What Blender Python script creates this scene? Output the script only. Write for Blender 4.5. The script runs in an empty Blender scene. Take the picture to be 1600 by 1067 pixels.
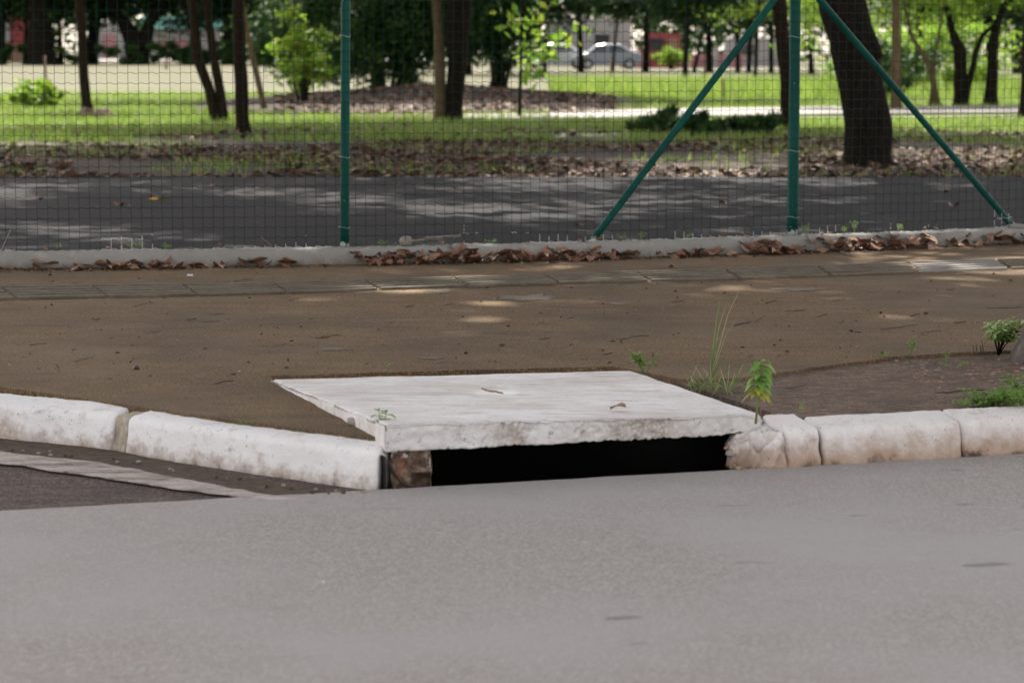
import bpy, math, random
import numpy as np
from mathutils import Vector, noise
random.seed(7); rng = np.random.default_rng(7)
S = bpy.context.scene
C = S.collection
# ------------------------------------------------------------------ camera
F = 4200.0; H = 1.16; TH = math.atan(453.5/F)
cam = bpy.data.objects.new('camera', bpy.data.cameras.new('camera')); C.objects.link(cam)
cam.location = (0, 0, H); cam.rotation_euler = (math.pi/2-TH, 0, 0)
cam.data.lens = F/1600*36; cam.data.sensor_width = 36; cam.data.clip_end = 3000; cam.data.clip_start = .1
cam.data.dof.use_dof = True; cam.data.dof.focus_distance = 9.5; cam.data.dof.aperture_fstop = 5.7
S.camera = cam
# ------------------------------------------------------------------ sky, sun, exposure
ELEV = math.radians(57); AZ = math.atan2(-.24, .97)
W = bpy.data.worlds.new("World"); S.world = W; W.use_nodes = True
wn = W.node_tree; bg = wn.nodes['Background']
sky = wn.nodes.new('ShaderNodeTexSky'); sky.sky_type = 'NISHITA'; sky.sun_disc = False
sky.sun_elevation = ELEV; sky.sun_rotation = AZ; sky.dust_density = 2.0; sky.air_density = .9
mx = wn.nodes.new('ShaderNodeMix'); mx.data_type = 'RGBA'; mx.inputs[0].default_value = .72     # thin bright haze whitens the blue
bwn = wn.nodes.new('ShaderNodeRGBToBW'); wn.links.new(sky.outputs[0], bwn.inputs[0]); hz = wn.nodes.new('ShaderNodeMix'); hz.data_type = 'RGBA'; hz.blend_type = 'MULTIPLY'
hz.inputs[0].default_value = 1; hz.inputs[7].default_value = (1.14, 1.0, .875, 1); wn.links.new(bwn.outputs[0], hz.inputs[6])
wn.links.new(sky.outputs[0], mx.inputs[6]); wn.links.new(hz.outputs[2], mx.inputs[7])
wn.links.new(mx.outputs[2], bg.inputs[0]); bg.inputs[1].default_value = .15
sl = bpy.data.lights.new('sun', 'SUN'); sl.energy = 3.5; sl.angle = math.radians(.53); sl.color = (1, .95, .87)
sun = bpy.data.objects.new('sun', sl); C.objects.link(sun)
sdir = Vector((math.sin(AZ)*math.cos(ELEV), math.cos(AZ)*math.cos(ELEV), math.sin(ELEV)))
sun.rotation_euler = sdir.to_track_quat('Z', 'Y').to_euler(); sun.location = (-3, 10, 30)
S.view_settings.view_transform = 'Standard'; S.view_settings.look = 'None'
S.view_settings.gamma = 1; S.view_settings.exposure = 1.97
# ------------------------------------------------------------------ helpers
def ray(px, py):
    a = (px-800)/F; b = -(py-533.5)/F
    return Vector((a, math.cos(TH)+b*math.sin(TH), -math.sin(TH)+b*math.cos(TH)))
def P(px, py, z=0.0):                 # where the line of sight meets level z
    d = ray(px, py); t = (z-H)/d.z; return Vector((d.x*t, d.y*t, z))
def PD(px, py, Y):                    # where it meets distance Y
    d = ray(px, py); t = Y/d.y; return Vector((d.x*t, Y, H+d.z*t))
def nz(x, y, z=0.0, s=1.0): return noise.noise(Vector((x*s, y*s, z*s)))
def tag(o, label=None, cat=None, group=None, kind=None):
    if label: o['label'] = label
    if cat: o['category'] = cat
    if group: o['group'] = group
    if kind: o['kind'] = kind
    return o
def thing(name, label, cat, loc=(0, 0, 0), rz=0, group=None):
    o = bpy.data.objects.new(name, None); C.objects.link(o); o.location = loc; o.rotation_euler = (0, 0, rz)
    o.empty_display_size = .1
    return tag(o, label, cat, group)
class MB:
    def __init__(s): s.v = []; s.f = []
    def add(s, v, f):
        n = len(s.v); s.v += [tuple(p) for p in v]; s.f += [tuple(i+n for i in q) for q in f]; return s
    def box(s, c, d, rz=0):
        cx, cy, cz = c; ca, sa = math.cos(rz), math.sin(rz); v = []
        for sx, sy, sz in ((-1,-1,-1),(1,-1,-1),(1,1,-1),(-1,1,-1),(-1,-1,1),(1,-1,1),(1,1,1),(-1,1,1)):
            x, y, z = sx*d[0]/2, sy*d[1]/2, sz*d[2]/2
            v.append((cx+x*ca-y*sa, cy+x*sa+y*ca, cz+z))
        return s.add(v, [(3,2,1,0),(4,5,6,7),(0,1,5,4),(1,2,6,5),(2,3,7,6),(3,0,4,7)])
    def tube(s, pts, r, n=6, cap=True):
        pts = [Vector(p) for p in pts]; m = len(pts)
        rr = list(r) if hasattr(r, '__len__') else [r]*m
        v = []; up = None
        for i, p in enumerate(pts):
            t = (pts[min(i+1, m-1)]-pts[max(i-1, 0)]).normalized()
            if up is None: up = Vector((0, 0, 1)) if abs(t.z) < .9 else Vector((0, 1, 0))
            a = t.cross(up)
            if a.length < 1e-4: a = t.cross(Vector((1, 0, 0)))
            a.normalize(); b = a.cross(t).normalized(); up = b
            for k in range(n):
                w = 2*math.pi*k/n; v.append(p+(a*math.cos(w)+b*math.sin(w))*rr[i])
        f = [(i*n+k, i*n+(k+1) % n, (i+1)*n+(k+1) % n, (i+1)*n+k) for i in range(m-1) for k in range(n)]
        if cap: f += [tuple(range(n))[::-1], tuple((m-1)*n+k for k in range(n))]
        return s.add(v, f)
    def build(s, name, mat, parent=None, smooth=True):
        me = bpy.data.meshes.new(name); me.from_pydata(s.v, [], s.f)
        me.materials.append(mat)
        if smooth: me.polygons.foreach_set('use_smooth', [True]*len(me.polygons))
        me.update()
        o = bpy.data.objects.new(name, me); C.objects.link(o)
        if parent is not None: o.parent = parent
        return o
def npmesh(name, V, Fq, mat, parent=None, smooth=False):
    me = bpy.data.meshes.new(name)
    nf, k = Fq.shape
    me.vertices.add(len(V)); me.vertices.foreach_set('co', V.astype(np.float32).ravel())
    me.loops.add(nf*k); me.loops.foreach_set('vertex_index', Fq.astype(np.int32).ravel())
    me.polygons.add(nf); me.polygons.foreach_set('loop_start', np.arange(0, nf*k, k, dtype=np.int32))
    try: me.polygons.foreach_set('loop_total', np.full(nf, k, dtype=np.int32))
    except Exception: pass
    me.update(calc_edges=True); me.validate(); me.materials.append(mat)
    if smooth: me.polygons.foreach_set('use_smooth', [True]*len(me.polygons))
    if parent == 'mesh': return me
    o = bpy.data.objects.new(name, me); C.objects.link(o)
    if parent is not None: o.parent = parent
    return o
# leaves: folded rhombic blades, two triangles each side (4 verts, 2 faces sharing the midrib)
def leafcloud_mesh(name, pos, size, mat, parent=None, flat=0.0, aspect=.45, droop=0.0):
    n = len(pos); size = np.asarray(size)*np.ones(n)
    a = rng.normal(size=(n, 3)); a[:, 2] = a[:, 2]*(1-flat)-droop; a /= np.linalg.norm(a, axis=1)[:, None]
    u = rng.normal(size=(n, 3)); u[:, 2] = u[:, 2]*(1-flat)
    b = np.cross(a, np.cross(u, a)*1.0); b /= np.linalg.norm(b, axis=1)[:, None]+1e-9
    c = np.cross(a, b)
    L = size[:, None]; w = L*aspect
    v = np.stack([pos-a*L*.5, pos-a*L*.05+b*w*.5+c*w*.15, pos+a*L*.5, pos-a*L*.05-b*w*.5+c*w*.15], 1).reshape(-1, 3)
    i = np.arange(n)*4
    f = np.concatenate([np.stack([i, i+1, i+2], 1), np.stack([i, i+2, i+3], 1)])
    return npmesh(name, v, f, mat, parent)
def clump_points(n, rad, nclump, cr, shell=.5):
    d = rng.normal(size=(nclump, 3)); d /= np.linalg.norm(d, axis=1)[:, None]
    r = (shell+(1-shell)*rng.random((nclump, 1)))*(.85+.3*rng.random((nclump, 1)))
    cc = d*r*np.array(rad)
    k = rng.integers(0, nclump, n)
    sc = cr*(.6+.8*rng.random(nclump))
    return cc[k]+rng.normal(size=(n, 3))*sc[k][:, None]*np.array([1, 1, .7])*.55, cc
def grid_solid(fn, nu, nv, nw):      # surface of a unit box, cut into cells and passed through fn(u,v,w)
    idx = {}; v = []; f = []
    def g(i, j, k):
        key = (i, j, k)
        if key not in idx: idx[key] = len(v); v.append(fn(i/nu, j/nv, k/nw))
        return idx[key]
    for i in range(nu):
        for j in range(nv):
            f.append((g(i,j,nw), g(i+1,j,nw), g(i+1,j+1,nw), g(i,j+1,nw)))
            f.append((g(i,j+1,0), g(i+1,j+1,0), g(i+1,j,0), g(i,j,0)))
    for i in range(nu):
        for k in range(nw):
            f.append((g(i,0,k), g(i+1,0,k), g(i+1,0,k+1), g(i,0,k+1)))
            f.append((g(i,nv,k+1), g(i+1,nv,k+1), g(i+1,nv,k), g(i,nv,k)))
    for j in range(nv):
        for k in range(nw):
            f.append((g(0,j,k+1), g(0,j+1,k+1), g(0,j+1,k), g(0,j,k)))
            f.append((g(nu,j,k), g(nu,j+1,k), g(nu,j+1,k+1), g(nu,j,k+1)))
    m = MB(); m.v = [tuple(p) for p in v]; m.f = f; return m
# ------------------------------------------------------------------ materials
class NT:
    def __init__(s, name):
        s.m = bpy.data.materials.new(name); s.m.use_nodes = True; s.t = s.m.node_tree
        s.b = s.t.nodes['Principled BSDF']; s.b.inputs['Specular IOR Level'].default_value = .3
        s._p = None
    def n(s, typ, **kw):
        x = s.t.nodes.new(typ)
        for k, v in kw.items(): setattr(x, k, v)
        return x
    def L(s, a, b): s.t.links.new(a, b)
    def pos(s):
        if s._p is None: s._p = s.n('ShaderNodeNewGeometry').outputs['Position']
        return s._p
    def mapped(s, scale=(1, 1, 1), rot=0, loc=(0, 0, 0), src=None):
        mp = s.n('ShaderNodeMapping'); mp.inputs['Scale'].default_value = scale
        mp.inputs['Rotation'].default_value = (0, 0, rot); mp.inputs['Location'].default_value = loc
        s.L(src or s.pos(), mp.inputs[0]); return mp.outputs[0]
    def noise(s, scale, detail=4, rough=.6, vec=None, dist=0):
        x = s.n('ShaderNodeTexNoise'); x.inputs['Scale'].default_value = scale
        x.inputs['Detail'].default_value = detail; x.inputs['Roughness'].default_value = rough
        x.inputs['Distortion'].default_value = dist
        s.L(vec or s.pos(), x.inputs['Vector']); return x.outputs[0]
    def voro(s, scale, feature='F1', vec=None, out='Distance'):
        x = s.n('ShaderNodeTexVoronoi', feature=feature); x.inputs['Scale'].default_value = scale
        s.L(vec or s.pos(), x.inputs['Vector']); return x.outputs[out]
    def ramp(s, fac, stops):
        x = s.n('ShaderNodeValToRGB'); e = x.color_ramp.elements
        while len(e) < len(stops): e.new(.5)
        for q, (p, c) in zip(e, stops):
            q.position = p; q.color = (c, c, c, 1) if not hasattr(c, '__len__') else tuple(c)+(1,)
        s.L(fac, x.inputs[0]); return x.outputs[0]
    def mix(s, fac, a, b, mode='MIX'):
        x = s.n('ShaderNodeMix', data_type='RGBA', blend_type=mode)
        for sock, val in ((x.inputs[0], fac), (x.inputs[6], a), (x.inputs[7], b)):
            if hasattr(val, 'links'): s.L(val, sock)
            elif hasattr(val, '__len__'): sock.default_value = tuple(val)+(1,)
            else: sock.default_value = val
        return x.outputs[2]
    def math(s, op, a, b=0.0, c=0.0):
        x = s.n('ShaderNodeMath', operation=op)
        for sock, val in zip(x.inputs, (a, b, c)):
            if hasattr(val, 'links'): s.L(val, sock)
            else: sock.default_value = val
        return x.outputs[0]
    def xyz(s, i, vec=None):
        x = s.n('ShaderNodeSeparateXYZ'); s.L(vec or s.pos(), x.inputs[0]); return x.outputs[i]
    def maprange(s, v, a, b, c=0.0, d=1.0):
        x = s.n('ShaderNodeMapRange', interpolation_type='SMOOTHSTEP')
        s.L(v, x.inputs[0]); 
        for i, q in enumerate((a, b, c, d)): x.inputs[i+1].default_value = q
        return x.outputs[0]
    def out(s, col, rough=.85, bump=None, bstr=.5, bdist=.01, spec=.3):
        if hasattr(col, 'links'): s.L(col, s.b.inputs['Base Color'])
        else: s.b.inputs['Base Color'].default_value = tuple(col)+(1,)
        if hasattr(rough, 'links'): s.L(rough, s.b.inputs['Roughness'])
        else: s.b.inputs['Roughness'].default_value = rough
        s.b.inputs['Specular IOR Level'].default_value = spec
        if bump is not None:
            x = s.n('ShaderNodeBump'); x.inputs['Strength'].default_value = bstr; x.inputs['Distance'].default_value = bdist
            s.L(bump, x.inputs['Height']); s.L(x.outputs[0], s.b.inputs['Normal'])
        return s.m
def gadd(t, *hs):
    r = hs[0]
    for h in hs[1:]: r = t.math('ADD', r, h)
    return r
def m_road():
    t = NT('road_asphalt')
    g = t.voro(150, out='Color'); g1 = t.n('ShaderNodeRGBToBW'); t.L(g, g1.inputs[0])
    f = t.noise(280, 2, .8); big = t.noise(.9, 4, .55); st = t.noise(5, 5, .6, t.mapped((.5, 1.6, 1), -.25))
    c = t.ramp(g1.outputs[0], [(.15, (.20, .18, .165)), (.55, (.31, .285, .265)), (.9, (.52, .48, .445))])
    c = t.mix(.55, c, t.ramp(f, [(.3, (.13, .118, .107)), (.5, (.31, .285, .265)), (.68, (.60, .56, .52))]))
    c = t.mix(t.ramp(big, [(.42, 0), (.62, .75)]), c, (.375, .355, .34))
    c = t.mix(t.ramp(st, [(.6, 0), (.75, .35)]), c, (.24, .20, .185))
    sp = t.noise(9, 2, .5, t.mapped((.42, 1.0, 1), -.12)); c = t.mix(t.ramp(sp, [(.70, 0), (.745, .6)]), c, (.12, .115, .12))
    return t.out(c, .8, gadd(t, g1.outputs[0], f), .55, .004)
def m_pave():
    t = NT('sandy_brown_concrete')
    f = t.noise(120, 4, .8); g = t.noise(45, 4, .65); mid = t.noise(7, 6, .65, t.mapped((.6, 1.3, 1))); big = t.noise(1.3, 5, .6)
    c = t.ramp(mid, [(.3, (.066, .040, .018)), (.5, (.122, .076, .035)), (.72, (.185, .12, .060))])
    c = t.mix(.55, c, t.ramp(f, [(.36, (.016, .008, .003)), (.5, (.118, .073, .034)), (.61, (.45, .30, .155))]))
    c = t.mix(t.ramp(g, [(.55, 0), (.7, .35)]), c, (.20, .145, .092))
    c = t.mix(t.ramp(big, [(.45, 0), (.66, .6)]), c, (.062, .043, .028)); lt = t.noise(.9, 5, .65, t.mapped(loc=(2, 8, 0))); c = t.mix(t.ramp(lt, [(.52, 0), (.68, .6)]), c, (.19, .135, .085))
    sk = t.noise(3.5, 6, .75, t.mapped((.35, 1.6, 1), .15)); c = t.mix(t.ramp(sk, [(.56, 0), (.68, .55)]), c, (.055, .040, .028))
    moss = t.noise(2.2, 4, .6, t.mapped(loc=(7, 3, 0))); c = t.mix(t.ramp(moss, [(.55, 0), (.72, .45)]), c, (.075, .07, .032))
    sp = t.voro(38); c = t.mix(t.ramp(sp, [(.035, .8), (.075, 0)]), c, (.42, .38, .33))
    return t.out(c, .9, gadd(t, f, g, t.math('MULTIPLY', mid, 2.0)), .8, .006)
def m_rough():
    t = NT('rough_pinkish_concrete')
    f = t.noise(110, 3, .75); g = t.noise(40, 5, .7, t.mapped((.5, 1.2, 1))); mid = t.noise(5, 5, .6)
    c = t.ramp(g, [(.33, (.045, .028, .019)), (.5, (.16, .105, .072)), (.66, (.34, .24, .18))])
    c = t.mix(.4, c, t.ramp(f, [(.35, (.03, .018, .012)), (.5, (.16, .105, .075)), (.62, (.46, .35, .27))]))
    c = t.mix(t.ramp(mid, [(.45, 0), (.62, .5)]), c, (.075, .058, .045))
    return t.out(c, .92, gadd(t, f, t.math('MULTIPLY', g, 3.0)), 1.0, .01)
def m_white(name, dirt=1.0, low=.0, base=(.66, .65, .64), stainz=(.0, .07), stain=(.33, .25, .18)):
    t = NT(name)
    a = t.noise(14, 6, .7); b = t.noise(70, 4, .75); c3 = t.noise(3, 5, .6); st = t.noise(9, 5, .7, t.mapped((.45, 1.4, 1.4), .1))
    c = t.mix(t.ramp(c3, [(.35, 0), (.7, .6)]), base, tuple(x*.82 for x in (base[0], base[1]*.99, base[2]*.97)))
    c = t.mix(t.math('MULTIPLY', t.ramp(a, [(.55, 0), (.7, .75)]), dirt*.6), c, (.42, .37, .32))
    c = t.mix(t.math('MULTIPLY', t.ramp(st, [(.6, 0), (.68, 1)]), .5*dirt), c, (.28, .25, .23))
    c = t.mix(t.math('MULTIPLY', t.ramp(b, [(.62, 0), (.7, 1)]), .7*dirt), c, (.20, .17, .15))
    z = t.xyz(2); zz = t.math('ADD', z, t.math('MULTIPLY', t.math('SUBTRACT', a, .5), -.16))
    c = t.mix(t.maprange(zz, stainz[0], stainz[1], .85*low, 0), c, stain)
    c = t.mix(t.maprange(zz, stainz[0]-.03, stainz[0]+.012, .9*low, 0), c, (.07, .05, .035))
    v = t.voro(26); c = t.mix(t.ramp(v, [(.04, .85*dirt), (.085, 0)]), c, (.16, .14, .13))
    return t.out(c, .85, gadd(t, a, b, t.math('MULTIPLY', c3, 2.0)), .6, .006)
def m_slab(name, dirt, low, base):
    m = m_white(name, dirt, low, base); t = NT('x'); bpy.data.materials.remove(t.m); t.m = m; t.t = m.node_tree; t.b = t.t.nodes['Principled BSDF']; t._p = None
    old = t.b.inputs['Base Color'].links[0].from_socket
    s1 = t.noise(11, 6, .75, t.mapped((.35, 1.5, .8), .25)); s2 = t.noise(30, 5, .8, t.mapped((.3, 2.2, 1), -.1)); s3 = t.noise(3.2, 4, .6, t.mapped(loc=(4, 1, 0)))
    c = t.mix(t.ramp(s3, [(.42, 0), (.66, .55)]), old, (.50, .45, .385))
    c = t.mix(t.ramp(s1, [(.52, 0), (.63, .6)]), c, (.42, .39, .36))
    c = t.mix(t.ramp(s2, [(.59, 0), (.67, .75)]), c, (.17, .15, .135))
    x, y, z = t.xyz(0), t.xyz(1), t.xyz(2); n_ = t.noise(24, 5, .8); v = t.voro(75)
    # exposed aggregate showing through the face in two worn places
    fx1 = t.math('SUBTRACT', 1.0, t.math('MULTIPLY', t.math('ABSOLUTE', t.math('SUBTRACT', x, .38)), 5.0)); fx2 = t.math('SUBTRACT', 1.0, t.math('MULTIPLY', t.math('ABSOLUTE', t.math('SUBTRACT', x, .0)), 9.0))
    f = t.math('ADD', t.math('MAXIMUM', fx1, fx2), t.math('MULTIPLY', t.math('SUBTRACT', n_, .5), 2.2)); face = t.maprange(y, 7.62, 7.66, 1, 0)
    up = t.n('ShaderNodeNewGeometry').outputs['Normal']; nzv = t.maprange(t.xyz(2, up), .2, .7, 1, 0)
    k = t.math('MULTIPLY', t.maprange(f, .1, 1.2), nzv); agg = t.mix(t.ramp(t.noise(60, 4, .8), [(.4, 0), (.6, .75)]), t.ramp(v, [(.2, (.58, .54, .49)), (.5, (.30, .235, .185)), (.8, (.10, .07, .05))]), (.40, .33, .27))
    c = t.mix(t.math('MULTIPLY', k, .75), c, agg)
    t.L(c, t.b.inputs['Base Color']); return m
def m_gut():
    t = NT('brown_old_asphalt'); a = t.noise(9, 6, .7, t.mapped((.5, 1.3, 1))); v = t.voro(110); f = t.noise(90, 4, .8); big = t.noise(2.5, 4, .6)
    c = t.ramp(a, [(.35, (.05, .033, .025)), (.5, (.10, .068, .052)), (.66, (.19, .135, .108))])
    c = t.mix(.5, c, t.ramp(f, [(.38, (.02, .014, .012)), (.52, (.095, .072, .062)), (.64, (.33, .27, .25))]))
    c = t.mix(t.ramp(v, [(.12, .7), (.3, 0)]), c, (.30, .25, .23)); c = t.mix(t.ramp(big, [(.5, 0), (.65, .35)]), c, (.055, .042, .038))
    return t.out(c, .9, gadd(t, f, v, a), 1.0, .008)
def m_lip():
    t = NT('pale_gutter_concrete'); a = t.noise(7, 6, .75, t.mapped((.5, 1.5, 1), .35)); f = t.noise(60, 4, .8)
    c = t.ramp(a, [(.36, (.13, .095, .075)), (.47, (.34, .29, .255)), (.6, (.50, .46, .43))])
    c = t.mix(t.ramp(f, [(.55, 0), (.66, .7)]), c, (.14, .105, .085)); return t.out(c, .9, gadd(t, a, f), .8, .006)
def m_block():
    t = NT('broken_brick_with_paint'); a = t.noise(16, 4, .6); b = t.noise(45, 5, .7); z = t.xyz(2)
    c = t.ramp(b, [(.3, (.05, .032, .022)), (.5, (.17, .115, .08)), (.7, (.34, .26, .19))])
    k = t.math('ADD', a, t.math('MULTIPLY', t.math('SUBTRACT', z, .05), 2.0))
    c = t.mix(t.ramp(k, [(.60, 0), (.63, .9)]), c, (.62, .60, .58))
    r = t.noise(22, 2, .5, t.mapped(loc=(3, 9, 1))); c = t.mix(t.ramp(r, [(.6, 0), (.66, .8)]), c, (.33, .12, .06))
    return t.out(c, .95, b, .9, .012)
def m_simple(name, lo, hi, scale=30, rough=.85, bd=.004, bs=.5, spec=.3, aniso=(1, 1, 1)):
    t = NT(name); a = t.noise(scale, 5, .65, t.mapped(aniso)); b = t.noise(scale*6, 2, .6)
    c = t.mix(.3, t.ramp(a, [(.3, lo), (.7, hi)]), t.ramp(b, [(.3, lo), (.7, hi)]))
    return t.out(c, rough, a, bs, bd, spec)
def m_bark(name, lo, hi):
    t = NT(name); a = t.noise(9, 6, .7, t.mapped((3, 3, .6))); b = t.noise(30, 4, .7)
    c = t.ramp(gadd(t, t.math('MULTIPLY', a, .7), t.math('MULTIPLY', b, .3)), [(.35, lo), (.62, hi)])
    return t.out(c, .95, a, .9, .03, .04)
def m_leaf(name, cols, trans=.45, rough=.45, spec=.4):
    t = NT(name)
    ri = t.n('ShaderNodeNewGeometry').outputs['Random Per Island']
    c = t.ramp(ri, [(i/(len(cols)-1), q) for i, q in enumerate(cols)])
    t.out(c, rough, spec=spec)
    tr = t.n('ShaderNodeBsdfTranslucent'); t.L(t.mix(.5, c, (.25, .45, .04), 'MIX') if trans > .3 else c, tr.inputs[0])
    ms = t.n('ShaderNodeMixShader'); ms.inputs[0].default_value = trans
    t.L(t.b.outputs[0], ms.inputs[1]); t.L(tr.outputs[0], ms.inputs[2])
    t.L(ms.outputs[0], t.t.nodes['Material Output'].inputs[0]); return t.m
def m_ground():
    t = NT('park_ground'); y = t.xyz(1); x = t.xyz(0)
    a = t.noise(2.2, 5, .65); b = t.noise(14, 5, .7); c3 = t.noise(.25, 4, .6); yy = t.math('ADD', y, t.math('MULTIPLY', t.math('SUBTRACT', a, .5), 14))
    soil = t.ramp(b, [(.3, (.018, .012, .008)), (.5, (.042, .029, .020)), (.7, (.095, .07, .05))])
    green = t.ramp(a, [(.3, (.04, .065, .015)), (.5, (.08, .11, .026)), (.7, (.14, .155, .05))])
    dry = t.ramp(gadd(t, t.math('MULTIPLY', a, .4), t.math('MULTIPLY', b, .6)), [(.35, (.048, .052, .021)), (.6, (.085, .077, .044))])
    c = t.mix(t.maprange(yy, 29, 37), soil, green)
    far = t.math('ADD', y, t.math('MULTIPLY', t.math('SUBTRACT', c3, .5), 60))
    c = t.mix(t.maprange(far, 56, 76), c, dry)
    dx = t.math('DIVIDE', t.math('ADD', x, 1.9), 4.6); dy = t.math('DIVIDE', t.math('SUBTRACT', y, 54), 12)
    r = t.math('SQRT', t.math('ADD', t.math('MULTIPLY', dx, dx), t.math('MULTIPLY', dy, dy)))
    c = t.mix(t.maprange(gadd(t, r, t.math('MULTIPLY', a, .3)), 1.0, 1.25, 1, 0), c, soil)  # brown litter soil on the mound, dark to put tree shade into the colour
    return t.out(c, .95, b, .6, .03)
def m_path():
    t = NT('dark_path_asphalt'); f = t.noise(150, 3, .7); a = t.noise(3, 5, .6); 
    c = t.ramp(f, [(.3, (.022, .022, .023)), (.7, (.062, .060, .062))]); c = t.mix(t.ramp(a, [(.4, 0), (.7, .5)]), c, (.055, .053, .055))
    return t.out(c, .97, f, .5, .004, .03)
def m_wire():
    t = NT('green_plastic_coated_wire'); z = t.xyz(2); n = t.noise(3.2, 3, .6, t.mapped((1, 1, 4))); n2 = t.noise(22, 2, .6)
    lim = t.math('ADD', .185, t.math('MULTIPLY', t.math('SUBTRACT', n, .47), .55))
    lim = t.math('ADD', lim, t.math('MULTIPLY', t.math('SUBTRACT', n2, .5), .12))
    k = t.math('LESS_THAN', z, lim)
    return t.out(t.mix(k, (.004, .034, .026), (.62, .63, .62)), .5, spec=.15)
def m_post():
    t = NT('green_painted_pipe'); z = t.xyz(2); n = t.noise(25, 4, .7); a = t.noise(5, 3, .6, t.mapped((1, 1, .3)))
    k = t.math('LESS_THAN', z, t.math('ADD', .205, t.math('MULTIPLY', t.math('SUBTRACT', n, .46), .2)))
    c = t.ramp(a, [(.3, (.002, .048, .037)), (.7, (.005, .082, .062))])
    chip = t.noise(60, 2, .6); c = t.mix(t.ramp(chip, [(.72, 0), (.74, .6)]), c, (.35, .4, .38))
    return t.out(t.mix(k, c, (.5, .52, .5)), .5, a, .2, .002, .12)
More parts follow.
